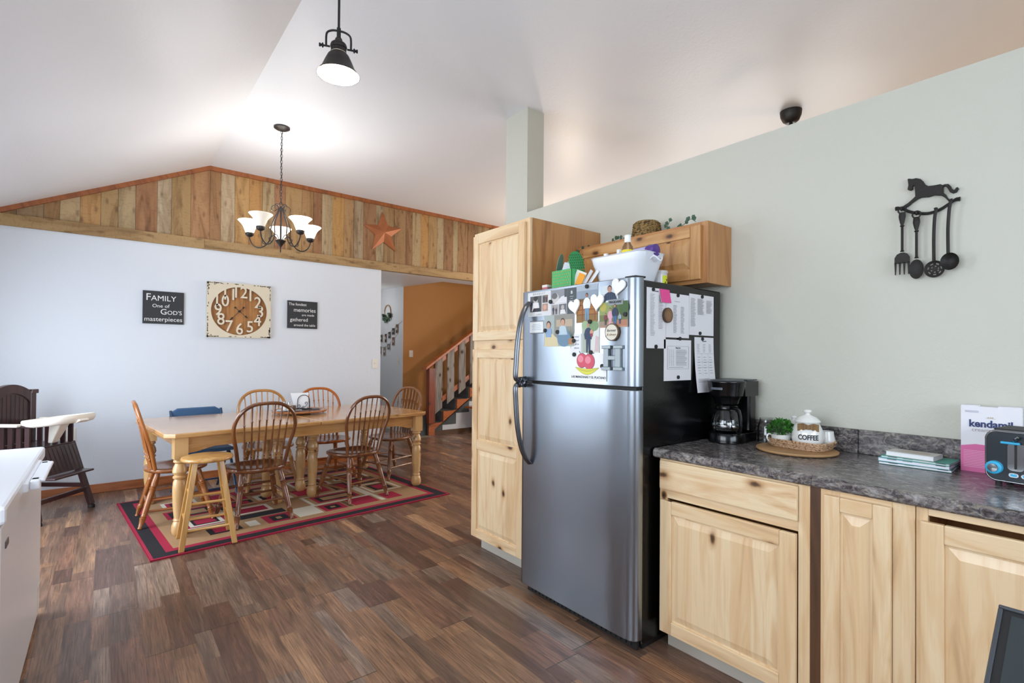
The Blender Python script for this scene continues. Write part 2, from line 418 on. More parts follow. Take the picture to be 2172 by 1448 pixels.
def weave(name, c1, c2, sc_):
    m, nt, N, L, B = newmat(name); tc = N.new('ShaderNodeTexCoord').outputs['Object']
    v = N.new('ShaderNodeTexVoronoi'); v.inputs['Scale'].default_value = sc_; L.new(mapping(N, L, tc, (1, 1, 1.6)), v.inputs['Vector'])
    L.new(ramp(N, L, v.outputs['Distance'], [(.1, c1), (.45, c1), (.75, c2)]), B.inputs['Base Color']); B.inputs['Roughness'].default_value = .75
    bump(N, L, v.outputs['Distance'], -.9, .004, B); return m
M['straw'] = weave('woven_straw', 'c9a684', '7d5a3c', 130)
M['tan_d'] = pbr('tan_board', 'ab8358', .55, 0, .1, 100, .15)
M['wick'] = weave('wicker', '9a7c48', '4a3618', 75)
M['leaf'] = pbr('green_leaf', '3e7a2c', .45, var=.4)
M['leaf2'] = pbr('eucalyptus_leaf', '3d5a46', .5, var=.25)
M['carpet'] = pbr('grey_carpet', '5a5f63', 1, 0, 1, 220, .2)
M['blue'] = pbr('blue_padded_vinyl', '3b5f86', .55, 0, .2, 200)
M['bluem'] = pbr('blue_metal', '2e4a68', .35)
M['rust'] = pbr('rusted_tin', 'a5633a', .5, .25, .2, 80, .15)
M['tile'] = pbr('stone_tile', '8c8678', .4, var=.1)
M['screen'] = pbr('dark_screen', '2d3436', .32)
M['tblue'] = pbr('bright_blue_plastic', '3fb2dd', .3)
M['grey'] = pbr('grey_kick', 'b9b2a6', .5)
def glass(name, col=(1, 1, 1, 1), rough=.0, alpha=None):
    m, nt, N, L, B = newmat(name); B.inputs['Base Color'].default_value = col; B.inputs['Roughness'].default_value = rough
    B.inputs['Transmission Weight'].default_value = 1; B.inputs['IOR'].default_value = 1.45; return m
M['glass'] = glass('clear_glass', (.95, .96, .96, 1))
def pane():
    m, nt, N, L, B = newmat('window_pane'); N.remove(B)
    t = N.new('ShaderNodeBsdfTransparent'); g = N.new('ShaderNodeBsdfGlossy'); g.inputs['Roughness'].default_value = .02
    x = N.new('ShaderNodeMixShader'); x.inputs[0].default_value = .06
    L.new(t.outputs[0], x.inputs[1]); L.new(g.outputs[0], x.inputs[2]); L.new(x.outputs[0], N['Material Output'].inputs[0]); return m
M['pane'] = pane()
M['frost'] = pbr('lit_frosted_glass', 'f4f1ea', .4, emit='fff4e4', estr=2.6)
M['frost0'] = pbr('unlit_glass_faint_glow', 'e9e5da', .35, var=.04, emit='fff0dc', estr=.25)  # switched-off glass, given a faint emissive glow
M['bulb'] = pbr('lit_bulb', 'ffffff', .4, emit='fff6ea', estr=14)
M['bulb2'] = pbr('pendant_bulb', 'ffffff', .4, emit='fffaf2', estr=5)
M['shade_in'] = pbr('cream_reflector', 'f7ead0', .4)

# ================================================================ SETTING
XL, XK, YD, YR = -1.13, 2.622, 6.25, -2.1
def ceil_z(x):
    return 3.341 - (0.842 - x) * .4705 if x < .842 else 3.341 - (x - .842) * .003
mb = MB(); mb.box(XL - .2, 7.1, YR - .1, 10.2, -.12, 0); struct(mb, 'floor', M['floor'])
mb = MB(); mb.box(3.0, 4.22, 7.34, 7.95, .0, .006); mb.box(3.0, 4.0, 7.95, 9.9, 0, .006); struct(mb, 'floor_tile_landing', M['tile'])
# ceiling: two planes meeting at a ridge
mb = MB()
for xa, xb in ((XL - .2, .842), (.842, 7.1)):
    za, zb = ceil_z(xa) + .0, ceil_z(xb) + .0
    ya, yb = YR - .1, 8.1
    mb.hexa([(xa, ya, za), (xb, ya, zb), (xb, yb, zb), (xa, yb, za), (xa, ya, za + .12), (xb, ya, zb + .12), (xb, yb, zb + .12), (xa, yb, za + .12)])
struct(mb, 'ceiling', M['ceil'])
# dining wall, its end at the hall opening
mb = MB(); mb.box(XL - .1, 2.80, YD, YD + .12, 0, 2.455); struct(mb, 'wall_back', M['wall_w'])
# gable above: drywall core behind the boards, running on over the opening
mb = MB()
mb.prism([(XL - .1, 2.456), (6.9, 2.456), (6.9, ceil_z(6.9)), (.842, 3.341), (XL - .1, ceil_z(XL - .1))], YD + .03, YD + .30)
struct(mb, 'wall_gable', M['ceil'])
# beam soffit + sloped hall ceiling
mb = MB()
pl = [(2.80, YD + .005), (6.9, YD + .005), (6.9, 6.74), (4.02, 6.74), (3.996, 8.0), (3.996, 10), (2.80, 10)]
zf = lambda y: 2.445 + (y - YD) * .04
n = len(pl); vs = [(x, y, zf(y)) for x, y in pl] + [(x, y, zf(y) + .010 if y < 6.6 else zf(y) + .1) for x, y in pl]
mb.add(vs, [tuple(range(n-1, -1, -1)), tuple(range(n, 2*n))] + [(i, (i+1) % n, (i+1) % n + n, i + n) for i in range(n)])
struct(mb, 'ceiling_hall', M['ceil'])
# kitchen half wall and its post
mb = MB(); mb.box(XK, XK + .17, YR, 3.375, 0, 2.487); struct(mb, 'wall_right', M['wall_k'])
mb = MB(); mb.box(XK - .0, XK + .175, 3.095, 3.375, 2.487, 3.34); struct(mb, 'wall_post', M['wall_k'])
# tan stair wall, white hall wall, living room shell
mb = MB(); mb.box(3.996, 7.0, 8.0, 8.12, 0, 3.325); struct(mb, 'wall_stair', M['brown'])
mb = MB(); mb.box(3.990, 3.9955, 7.9995, 10, 0, 2.62); struct(mb, 'wall_hall', M['wall_w'])
mb = MB(); mb.box(2.68, 2.80, YD + .12, 10, 0, 2.62); struct(mb, 'wall_hall_left', M['wall_w'])
mb = MB(); mb.box(2.68, 4.1, 10, 10.1, 0, 2.62); struct(mb, 'wall_hall_end', M['wall_w'])
def holewall(name, mat, axis, c0, c1, a0, a1, z1, holes):
    mb = MB(); hs = sorted(holes)
    def bx(p, q, z0, z2):
        if axis == 'x': mb.box(c0, c1, p, q, z0, z2)
        else: mb.box(p, q, c0, c1, z0, z2)
    p = a0
    for h0, h1, b, t in hs:
        bx(p, h0, 0, z1)
        if b > 0: bx(h0, h1, 0, b)
        bx(h0, h1, t, z1); p = h1
    bx(p, a1, 0, z1); return struct(mb, name, mat)
holewall('wall_left', M['wall_w'], 'x', XL - .12, XL, YR, YD + .1, 2.43, [(-.3, 1.9, 1.05, 2.15), (3.6, 5.2, .06, 2.08)])
holewall('wall_rear', M['wall_w'], 'y', YR - .12, YR, XL - .12, 7.0, 3.34, [(-.4, 2.2, 1.0, 2.2)])
holewall('wall_living', pbr('living_wall_paint', 'd9c8b0', .6), 'x', 6.9, 7.02, YR, 8.1, 3.34, [(1.9, 4.9, .7, 2.3)])
# windows and the patio door
def window(name, axis, c, a0, a1, z0, z1, bars=1):
    mb = MB(); t = .05
    def bx(p, q, u, v, d=.06):
        if axis == 'x': mb.box(c - d / 2, c + d / 2, p, q, u, v)
        else: mb.box(p, q, c - d / 2, c + d / 2, u, v)
    bx(a0, a1, z0, z0 + t); bx(a0, a1, z1 - t, z1); bx(a0, a0 + t, z0 + t, z1 - t); bx(a1 - t, a1, z0 + t, z1 - t)
    for k in range(bars): m_ = a0 + (a1 - a0) * (k + 1) / (bars + 1); bx(m_ - .03, m_ + .03, z0 + t, z1 - t)
    o = struct(mb, name, M['white'])
    mb = MB()
    if axis == 'x': mb.box(c - .003, c + .003, a0 + t, a1 - t, z0 + t, z1 - t)
    else: mb.box(a0 + t, a1 - t, c - .003, c + .003, z0 + t, z1 - t)
    mb.build('glass_pane', M['pane'], parent=o)
window('window_1', 'x', XL - .06, -.3, 1.9, 1.05, 2.15)
window('window_2', 'y', YR - .06, -.4, 2.2, 1.0, 2.2)
window('window_3', 'x', 6.96, 1.9, 4.9, .7, 2.3, 2)
window('door_1', 'x', XL - .06, 3.6, 5.2, .06, 2.08)
mb = MB(); mb.box(XL - .12, XL, 3.6, 5.2, 0, .06); struct(mb, 'trim_door_sill', M['base'])
# skirting
mb = MB(); mb.box(XL, 2.80, YD - .014, YD, 0, .085, 'x'); struct(mb, 'baseboard_back', M['base'], bevel=.004)
mb = MB(); mb.box(XL, XL + .014, YR, 3.55, 0, .085, 'y'); mb.box(XL, XL + .014, 5.25, YD - .014, 0, .085, 'y'); struct(mb, 'baseboard_left', M['base'])

# reclaimed board cladding on the gable: each plank its own tone, one surface
edges = [-1.24, -.88, -.636, -.458, -.349, -.207, -.056, .076, .212, .388, .507, .675, .851, .952, 1.088, 1.229, 1.364, 1.493, 1.611, 1.795, 1.931, 2.032, 2.163, 2.304, 2.431, 2.554, 2.726, 2.83, 2.984, 3.149, 3.248, 3.378, 3.503, 3.639, 3.747, 3.904, 3.985, 4.157, 4.30, 4.42, 4.58, 4.7, 4.9, 5.1, 5.3, 5.6, 5.9, 6.2, 6.5, 6.9]
tones = ['8d7456', '9a7a56', '8f7358', '93683f', 'bca27c', 'ba884f', 'a88759', 'b09a78', '985f3e', 'bcab92', 'a07e50', 'ab7750', '93603a', 'bca68a', 'be9055', 'b9803f', 'ab9470', '95583a', 'a7804f', '9f7245', '8b5231', 'b29d7c', 'b7843f', 'a67b50', 'a5927a', '8c5737', 'b0a082', '9a764e', '986e46', '8a5935', 'b09671', 'b8823f', 'a88352', 'ab997a', '824f30', 'a89878', '875c38', '7d5030']
mb = MB()
for i in range(len(edges) - 1):
    a, b = edges[i] + .0012, edges[i+1] - .0012
    mb.col = lin(tones[i % len(tones)])
    th = random.uniform(.018, .026); y0, y1 = YD + .03 - th - .0, YD + .03
    zt = lambda x: ceil_z(x) - .002
    P = [(a, y0, 2.55), (b, y0, 2.55), (b, y1, 2.55), (a, y1, 2.55), (a, y0, zt(a)), (b, y0, zt(b)), (b, y1, zt(b)), (a, y1, zt(a))]
    o = (random.random() * 30, random.random() * 30)
    fs = [(3, 2, 1, 0), (4, 5, 6, 7), (0, 1, 5, 4), (1, 2, 6, 5), (2, 3, 7, 6), (3, 0, 4, 7)]
    mb.add(P, fs, [[(P[k][0] + P[k][1] + o[0], P[k][2] + o[1]) for k in f] for f in fs])
struct(mb, 'wall_cladding', M['clad'])
mb = MB(); mb.col = lin('a8875a')
for a, b in ((-1.24, .8), (.8, 3.05), (3.05, 5.2), (5.2, 6.9)): mb.box(a, b - .002, YD - .02, YD + .05, 2.445, 2.55, 'x')
struct(mb, 'trim_beam_board', M['clad'])
mb = MB()
for xa, xb in ((XL, .842), (.842, 6.9)):
    za, zb = ceil_z(xa), ceil_z(xb); y0, y1 = YD - .018, YD + .012
    mb.hexa([(xa, y0, za - .045), (xb, y0, zb - .045), (xb, y1, zb - .045), (xa, y1, za - .045), (xa, y0, za), (xb, y0, zb), (xb, y1, zb), (xa, y1, za)])
struct(mb, 'trim_gable', woodmat('gable_trim_wood', '9c5a2c', '86491f', '5f3012', .4, 0, .7, 0))
#@@PART2
# ================================================================ KITCHEN RUN
def panel_door(name, parent, y0, y1, z0, z1, xf, st=.058, mids=(), th=.02, mat='hick'):
    # door in the plane x = xf (faces -x); stiles and rails with raised panels
    mb = MB(); x1 = xf + th
    mb.box(xf, x1, y0, y0 + st, z0, z1, 'z'); mb.box(xf, x1, y1 - st, y1, z0, z1, 'z')
    rails = [(z0, z0 + st)] + [(m - .033, m + .033) for m in mids] + [(z1 - st, z1)]
    for a, b in rails: mb.box(xf, x1, y0 + st, y1 - st, a, b, 'y')
    d = mb.build(name, M[mat], parent=parent, bevel=.0035)
    for k in range(len(rails) - 1):
        p0, p1 = rails[k][1], rails[k+1][0]; a, b = y0 + st, y1 - st
        q = MB(); q.box(xf + .011, xf + .017, a - .004, b + .004, p0 - .004, p1 + .004, 'z')
        i = .008; j = .036; o = (random.random()*20, random.random()*20)
        P = [(xf + .011, a + i, p0 + i), (xf + .011, b - i, p0 + i), (xf + .011, b - i, p1 - i), (xf + .011, a + i, p1 - i),
             (xf + .003, a + j, p0 + j), (xf + .003, b - j, p0 + j), (xf + .003, b - j, p1 - j), (xf + .003, a + j, p1 - j)]
        fs = [(4, 5, 6, 7), (0, 1, 5, 4), (1, 2, 6, 5), (2, 3, 7, 6), (3, 0, 4, 7)]
        q.add(P, fs, [[(P[t][1] + o[0], P[t][2] + o[1]) for t in f] for f in fs])
        q.build('panel', M[mat], parent=d)
    return d
XF = 1.99
# tall pantry
t = thing('pantry_cabinet', 'tall light knotty wood pantry cabinet standing left of the refrigerator', 'cabinet', (0, 0, 0))
mb = MB(); py0, py1 = 2.318, 2.908
mb.box(2.008, XK - .002, py0, py0 + .018, .1, 2.175, 'z'); mb.box(2.008, XK - .002, py1 - .018, py1, .1, 2.175, 'z')
mb.box(2.008, XK - .002, py0 + .018, py1 - .018, 2.157, 2.172, 'x'); mb.box(2.008, XK - .002, py0 + .018, py1 - .018, .101, .12, 'x'); mb.box(XK - .01, XK - .003, py0 + .018, py1 - .018, .12, 2.157, 'z')
mb.build('body', M['hick2'], parent=t)
mb = MB(); mb.box(1.99, 2.008, py0, py0 + .04, .1, 2.175, 'z'); mb.box(1.99, 2.008, py1 - .04, py1, .1, 2.175, 'z')
for a, b in ((.1, .14), (1.36, 1.46), (2.13, 2.175)): mb.box(1.99, 2.008, py0 + .04, py1 - .04, a, b, 'y')
mb.build('face_frame', M['hick'], parent=t, bevel=.002)
mb = MB(); mb.box(2.06, 2.075, py0 + .01, py1 - .01, 0, .1, 'y'); mb.build('toe_kick', M['grey'], parent=t)
panel_door('door', t, py0 + .03, py1 - .012, 1.437, 2.152, 1.969)
panel_door('door', t, py0 + .03, py1 - .012, .105, 1.378, 1.969, mids=(.735,))

# wall cabinet over the refrigerator
t = thing('wall_cabinet', 'wide low knotty wood wall cabinet hung above the refrigerator', 'cabinet')
ux, uy0, uy1, uz0, uz1 = 2.387, 1.391, 2.314, 1.717, 2.035
mb = MB(); mb.box(ux + .02, XK - .002, uy0, uy0 + .018, uz0, uz1, 'z'); mb.box(ux + .02, XK - .002, uy1 - .018, uy1, uz0, uz1, 'z')
mb.box(ux + .02, XK - .002, uy0 + .018, uy1 - .018, uz1 - .016, uz1 - .001, 'y'); mb.box(ux + .02, XK - .002, uy0 + .018, uy1 - .018, uz0 + .01, uz0 + .026, 'y'); mb.box(XK - .01, XK - .002, uy0 + .018, uy1 - .018, uz0 + .026, uz1 - .016, 'y')
mb.build('body', M['hick2'], parent=t)
mb = MB(); mb.box(ux, ux + .02, uy0, uy0 + .04, uz0, uz1, 'z'); mb.box(ux, ux + .02, uy1 - .04, uy1, uz0, uz1, 'z')
mb.box(ux, ux + .02, uy0 + .04, uy1 - .04, uz0, uz0 + .035, 'y'); mb.box(ux, ux + .02, uy0 + .04, uy1 - .04, uz1 - .03, uz1, 'y')
mb.build('face_frame', M['hick2'], parent=t, bevel=.002)  # darker wood than the other frames, standing in for shade
panel_door('door', t, uy0 + .032, uy1 - .02, uz0 + .02, uz1 - .018, ux - .02, mat='hick_shade')

# base cabinets
def base_unit(label, y0, y1, st=.04):
    t = thing('base_cabinet', label, 'cabinet')
    mb = MB(); mb.box(XF + .02, XK - .002, y0, y0 + .018, .1, .875, 'z'); mb.box(XF + .02, XK - .002, y1 - .018, y1, .1, .875, 'z'); mb.box(XF + .02, XK - .002, y0 + .018, y1 - .018, .1, .118, 'x'); mb.box(XK - .01, XK - .002, y0 + .018, y1 - .018, .118, .875, 'y')
    mb.box(XF + .3, XF + .31, y0 + .018, y1 - .018, .118, .875, 'z')
    mb.build('body', M['hick2'], parent=t)
    mb = MB(); mb.box(XF, XF + .02, y0, y0 + st, .1, .875, 'z'); mb.box(XF, XF + .02, y1 - st, y1, .1, .875, 'z')
    mb.box(XF, XF + .02, y0 + st, y1 - st, .1, .13, 'y'); mb.box(XF, XF + .02, y0 + st, y1 - st, .852, .875, 'y')
    mb.build('face_frame', M['hick'], parent=t, bevel=.002)
    mb = MB(); mb.box(XF + .07, XF + .08, y0, y1, 0, .1, 'y'); mb.build('toe_kick', M['grey'], parent=t)
    return t
t = base_unit('light wood base cabinet with a drawer over one door, right of the refrigerator', .757, 1.392)
mb = MB(); mb.box(XF, XF + .02, .797, 1.352, .70, .748, 'y'); mb.build('rail', M['hick'], parent=t)
mb = MB(); mb.box(XF - .018, XF - .0005, .794, 1.384, .738, .868, 'y'); mb.build('drawer_front', M['drawer'], parent=t, bevel=.006)
panel_door('door', t, .798, 1.378, .100, .692, XF - .021)
t = base_unit('narrow tall-door light wood base cabinet in the middle of the counter run', .452, .722, .06)
panel_door('door', t, .511, .706, .12, .858, XF - .021, st=.05)
t = base_unit('wide light wood base cabinet at the right edge, cereal box above', -.35, .450, .03)
panel_door('door', t, -.15, .436, .12, .836, XF - .021)
mb = MB(); mb.box(XF + .004, XF + .02, .722, .757, .1, .875, 'z'); tag(mb.build('gap_shade_strip', M['dkwood_gap'], ), 'narrow dark strip standing in for the shaded gap between two base cabinets', 'shaded gap')  # shade of the open gap drawn as a dark strip
# worktop with splash
t = thing('countertop', 'dark mottled grey laminate countertop with low backsplash', 'countertop')
mb = MB()
for a, b in ((-.6, .7462), (.7468, 1.418)):
    mb.prism([(1.978, .876), (2.0, .876), (XK - .001, .876), (XK - .001, .916), (1.985, .916), (1.975, .911), (1.971, .903), (1.971, .883)], a, b)
mb.build('worktop', M['lam'], parent=t, bevel=.002)
mb = MB()
for a, b in ((-.6, .793), (.7945, 1.418)): mb.box(XK - .022, XK - .0012, a, b, .9162, 1.022)
mb.build('backsplash', M['lam'], parent=t, bevel=.004)

# ---------------------------------------------------------------- refrigerator
t = thing('refrigerator', 'stainless steel top-freezer refrigerator with black side, covered in photos and papers', 'refrigerator')
mb = MB(); mb.plan([(1.905, 1.425), (2.575, 1.425), (2.575, 2.212), (1.905, 2.212)], .03, 1.688); mb.build('body', M['black'], parent=t, bevel=.006)
prof = [(1.903, 2.216), (1.856, 2.216), (1.846, 2.206), (1.844, 2.19), (1.842, 1.9), (1.8425, 1.6), (1.844, 1.478), (1.847, 1.472), (1.8475, 1.462), (1.851, 1.446), (1.860, 1.432), (1.873, 1.424), (1.888, 1.4205), (1.903, 1.4205)]
def fdoor(name, z0, z1):
    mb = MB(); mb.plan(prof, z0, z1); d = mb.build(name, M['steel'], parent=t, smooth=True, ang=45, bevel=.003); return d
fz = fdoor('freezer_door', 1.199, 1.697); fd = fdoor('refrigerator_door', .058, 1.184)
mb = MB(); mb.box(1.87, 1.904, 1.435, 2.205, 1.184, 1.199); mb.build('gasket', M['matblk'], parent=t)
mb = MB(); mb.box(1.89, 1.905, 1.44, 2.20, .008, .056)
for k in range(24): mb.box(1.885, 1.89, 1.47 + k * .03, 1.488 + k * .03, .018, .046)
mb.build('kick_grille', M['matblk'], parent=t)
mb = MB(); mb.box(1.93, 2.55, 1.44, 2.19, .0, .03); mb.build('base', M['matblk'], parent=t)
mb = MB(); mb.plan([(1.865, 1.44), (1.865, 1.50), (1.93, 1.52), (1.93, 1.43)], 1.697, 1.706); mb.build('hinge_cover', M['matblk'], parent=t, bevel=.003)
def handle(pts, par):
    mb = MB(); P = catmull(pts, 7); n = len(P)
    mb.tube(P, [.010] * n, 10, flat=1.9, up=(1, 0, .001)); h = mb.build('handle', M['handle'], parent=par, smooth=True); return h
handle([(1.838, 2.140, 1.632), (1.812, 2.146, 1.605), (1.786, 2.155, 1.53), (1.772, 2.163, 1.42), (1.766, 2.168, 1.30), (1.766, 2.17, 1.212), (1.80, 2.168, 1.204), (1.838, 2.166, 1.204)], fz)
handle([(1.838, 2.166, 1.178), (1.80, 2.168, 1.178), (1.766, 2.17, 1.168), (1.766, 2.168, 1.08), (1.772, 2.16, .95), (1.788, 2.148, .84), (1.812, 2.138, .775), (1.838, 2.132, .742)], fd)

# ---------------------------------------------------------------- paper things held on the fridge (all built facing -y, then turned)
FX = 1.8425
def front_card(name, label, cat, y0, y1, z0, z1, draw, group=None, th=.0012, lift=0, mat='paper'):
    """y0>y1: left and right edge; local x grows to the right, z up, card face at local y=0"""
    w_, h_ = abs(y0 - y1), z1 - z0
    mb = MB(); mb.col = lin('f4f2ee'); mb.box(0, w_, 0, th, 0, h_)
    draw(mb, w_, h_)
    o = mb.build(name, M[mat], loc=(FX - th - .0006 - lift, y0, z0), rotz=-PI / 2); tag(o, label, cat, group); return o
def rect(mb, x0, x1, z0, z1, c, lv=1):
    mb.col = lin(c); mb.n = getattr(mb, 'n', 0) + 1; y = -.0003 * lv - .00003 * mb.n
    mb.add([(x0, y, z0), (x1, y, z0), (x1, y, z1), (x0, y, z1)], [(0, 1, 2, 3)])
def ell(mb, cx, cz, rx, rz, c, lv=2, n=16):
    mb.col = lin(c); mb.n = getattr(mb, 'n', 0) + 1; y = -.0003 * lv - .00003 * mb.n
    mb.add([(cx + rx * math.cos(2*PI*k/n), y, cz + rz * math.sin(2*PI*k/n)) for k in range(n)], [tuple(range(n))])
def poly(mb, pts, c, lv=2):
    mb.col = lin(c); mb.n = getattr(mb, 'n', 0) + 1; y = -.0003 * lv - .00003 * mb.n
    mb.add([(a, y, b) for a, b in pts], [tuple(range(len(pts)))])
def figure(mb, cx, z0, h, shirt, pants, skin='b98a6c', hair='3a2a22', lv=3, arms=True):
    s = h
    poly(mb, [(cx-.09*s, z0), (cx-.02*s, z0), (cx, z0+.36*s), (cx+.03*s, z0), (cx+.10*s, z0), (cx+.11*s, z0+.48*s), (cx-.10*s, z0+.48*s)], pants, lv)
    poly(mb, [(cx-.11*s, z0+.44*s), (cx+.11*s, z0+.44*s), (cx+.14*s, z0+.76*s), (cx+.05*s, z0+.83*s), (cx-.05*s, z0+.83*s), (cx-.14*s, z0+.76*s)], shirt, lv+1)
    if arms:
        poly(mb, [(cx-.14*s, z0+.76*s), (cx-.19*s, z0+.60*s), (cx-.15*s, z0+.42*s), (cx-.10*s, z0+.45*s)], shirt, lv+1)
        poly(mb, [(cx+.14*s, z0+.76*s), (cx+.19*s, z0+.60*s), (cx+.15*s, z0+.42*s), (cx+.10*s, z0+.45*s)], shirt, lv+1)
    ell(mb, cx, z0+.93*s, .062*s, .075*s, hair, lv+1); ell(mb, cx, z0+.905*s, .052*s, .062*s, skin, lv+2)
def d_card1(mb, w, h):
    rect(mb, 0, w, 0, h, 'd9dadc'); text(mb, 'B R A D L E Y', .017, w/2, -.0008, h*.92, '9ea1a5'); text(mb, 'J A M E S', .012, w/2, -.0008, h*.07, 'b5b8bb')
    rect(mb, .02, .115, .025, h-.022, '55575b'); ell(mb, .066, .085, .018, .024, 'b9b4b1', 3); ell(mb, .066, .097, .017, .014, '2c2b2c', 4)
    poly(mb, [(.035, .03), (.1, .03), (.09, .075), (.045, .075)], 'e3e1df', 3); poly(mb, [(.04, .026), (.105, .026), (.1, .045), (.05, .045)], '2d2e31', 4)
    rect(mb, .12, .165, .07, h-.022, '7b6f6c'); figure(mb, .134, .072, .04, '3a4456', '2b2b30'); figure(mb, .152, .072, .036, '6b3b3b', '30302f')
    rect(mb, .12, .165, .025, .065, 'b08d7d'); ell(mb, .143, .046, .013, .014, 'd3a48e', 3)
def d_card2(mb, w, h):
    rect(mb, 0, w, 0, h, 'e4e4e6'); rect(mb, 0, w, .06, h, '8d9096'); ell(mb, w*.30, h*.66, .026, .028, 'c9c6c4', 3); ell(mb, w*.24, h*.76, .022, .016, '6b6a6c', 4)
    poly(mb, [(.03, .06), (w, .062), (w, .10), (.08, .095)], 'dcdcde', 3); rect(mb, w*.85, w, .09, h, '4b5054', 3)
    rect(mb, .004, .058, .002, .056, 'a4a2a3', 2); figure(mb, .02, .004, .045, '3c465a', '2f2f33'); figure(mb, .042, .004, .038, '5e3540', '2f2f33')
    rect(mb, .062, w-.002, .002, .056, '6a6b70', 2); ell(mb, .09, .038, .011, .013, 'b7b0ad', 3); poly(mb, [(.07, .004), (.115, .004), (.105, .026), (.075, .026)], 'e0dfdf', 3)
def d_cardB(mb, w, h):
    rect(mb, 0, w, 0, h, '4c5257'); text(mb, 'B', .022, w/2, -.0008, h*.82, 'ececec', bold=.0004)
    for k, ww in enumerate((.4, .25, .6, .5, .6, .35, .5)): rect(mb, w/2-w*ww/2, w/2+w*ww/2, h*(.66-k*.08), h*(.66-k*.08)+.0022, 'b8bcbf', 2)
def d_cowboy(mb, w, h):
    rect(mb, 0, w, h*.60, h, '8e9bab'); rect(mb, 0, w, h*.84, h, 'a9b4c0'); rect(mb, 0, w, 0, h*.62, 'a2703a'); rect(mb, 0, w, h*.56, h*.63, '6d5a3c', 2)
    rect(mb, 0, w, 0, h*.2, '8b6a36', 2)
    for k in (.45, .33, .2): rect(mb, 0, w, h*k, h*k+.003, '7a3826', 2)
    for k in (.28, .86): rect(mb, w*k, w*k+.004, h*.05, h*.62, '8a3a26', 2)
    figure(mb, w*.5, .01, h*.72, 'eeeff1', '6f95b3', 'a06b50')
def d_topman(mb, w, h):
    rect(mb, 0, w, 0, h, 'cfd6da'); poly(mb, [(w*.1, 0), (w*.95, 0), (w*.85, h*.40), (w*.62, h*.55), (w*.4, h*.55), (w*.2, h*.42)], '27344f', 3)
    for k in range(5): rect(mb, w*(.24+k*.13), w*(.25+k*.13), 0, h*.4, '5a6a88', 4)
    ell(mb, w*.5, h*.78, .013, .016, '2a211d', 4); ell(mb, w*.5, h*.72, .011, .014, 'b98870', 5)
def d_family(mb, w, h):
    rect(mb, 0, w, 0, h, '6f7a4e'); rect(mb, 0, w*.45, h*.5, h, '8d9b5e', 2); rect(mb, w*.6, w, h*.45, h, '4e6638', 2); ell(mb, w*.15, h*.8, .02, .02, 'b0a64f', 3); ell(mb, w*.87, h*.75, .028, .03, '3f5f30', 3)
    rect(mb, 0, w, 0, h*.22, 'b98d76', 2); rect(mb, w*.6, w, h*.05, h*.28, 'b07a5e', 3); rect(mb, 0, w*.3, h*.05, h*.25, '9c8a78', 3)
    figure(mb, w*.40, h*.05, h*.72, 'd9a3b4', 'd9a3b4', lv=4); figure(mb, w*.57, h*.08, h*.82, '22344f', '3d6390', lv=5)
    figure(mb, w*.24, h*.10, h*.48, '7c3c42', '51403a', lv=5); figure(mb, w*.74, h*.12, h*.45, '8fa2b5', '3c4d68', lv=5)
def d_heart(mb, w, h): pass
def d_scal(mb, w, h):
    rect(mb, 0, w, 0, h, 'e6e9ea')
    for k in range(10):
        poly(mb, [(w*k/10, h), (w*(k+1)/10, h), (w*(k+.5)/10, h*.9)], '4a5052', 2); poly(mb, [(w*k/10, 0), (w*(k+1)/10, 0), (w*(k+.5)/10, h*.1)], '4a5052', 2)
    for k, ww in enumerate((.5, .7, .6, .7)): rect(mb, w/2-w*ww/2, w/2+w*ww/2, h*(.72-k*.14), h*(.72-k*.14)+.002, '9ab0bd', 2)
def d_two(mb, w, h):
    rect(mb, 0, w, 0, h, 'a8b3b0'); rect(mb, w*.35, w, h*.30, h, '8f8f86', 2); rect(mb, w*.42, w*.95, h*.62, h*.84, 'b9a792', 3); rect(mb, 0, w, 0, h*.2, 'aab5a4', 2)
    ell(mb, w*.68, h*.26, .052, .045, '6d8ba3', 4); rect(mb, w*.44, w*.92, h*.12, h*.27, '6d8ba3', 4)
    poly(mb, [(w*.02, 0), (w*.5, 0), (w*.46, h*.25), (w*.3, h*.4), (w*.02, h*.42)], 'd6c9a2', 5)
    poly(mb, [(w*.06, h*.3), (w*.26, h*.3), (w*.26, h*.56), (w*.16, h*.62), (w*.06, h*.56)], '8aa6c8', 6); ell(mb, w*.16, h*.70, .017, .021, '4a372d', 6); ell(mb, w*.16, h*.67, .014, .017, 'c99d84', 7)
    poly(mb, [(w*.5, h*.36), (w*.8, h*.36), (w*.74, h*.62), (w*.64, h*.66), (w*.54, h*.62)], 'b8ccd8', 6); ell(mb, w*.64, h*.77, .016, .020, '4a372d', 6); ell(mb, w*.64, h*.745, .014, .017, 'c99d84', 7)
    rect(mb, w*.83, w*.99, h*.06, h*.24, 'b08057', 6)
    for k in (-.03, -.01, .01, .03): poly(mb, [(w*.91, h*.24), (w*.925, h*.24), (w*.93+k, h*.6)], '4d6248', 5)
def d_verse(mb, w, h):
    rect(mb, 0, w, 0, h, 'e9eaee')
    for k, (a, b) in enumerate(((.35, .9), (.25, .8), (.4, .95), (.3, .85))): text(mb, ('every', 'good', 'gift is', 'above')[k], .014, w*.6, -.0008, h*(.86-k*.18), '8d96a5', shear=.3)
    poly(mb, [(w*.06, h*.3), (w*.12, h*.6), (w*.2, h*.5)], '6f7a74', 2)
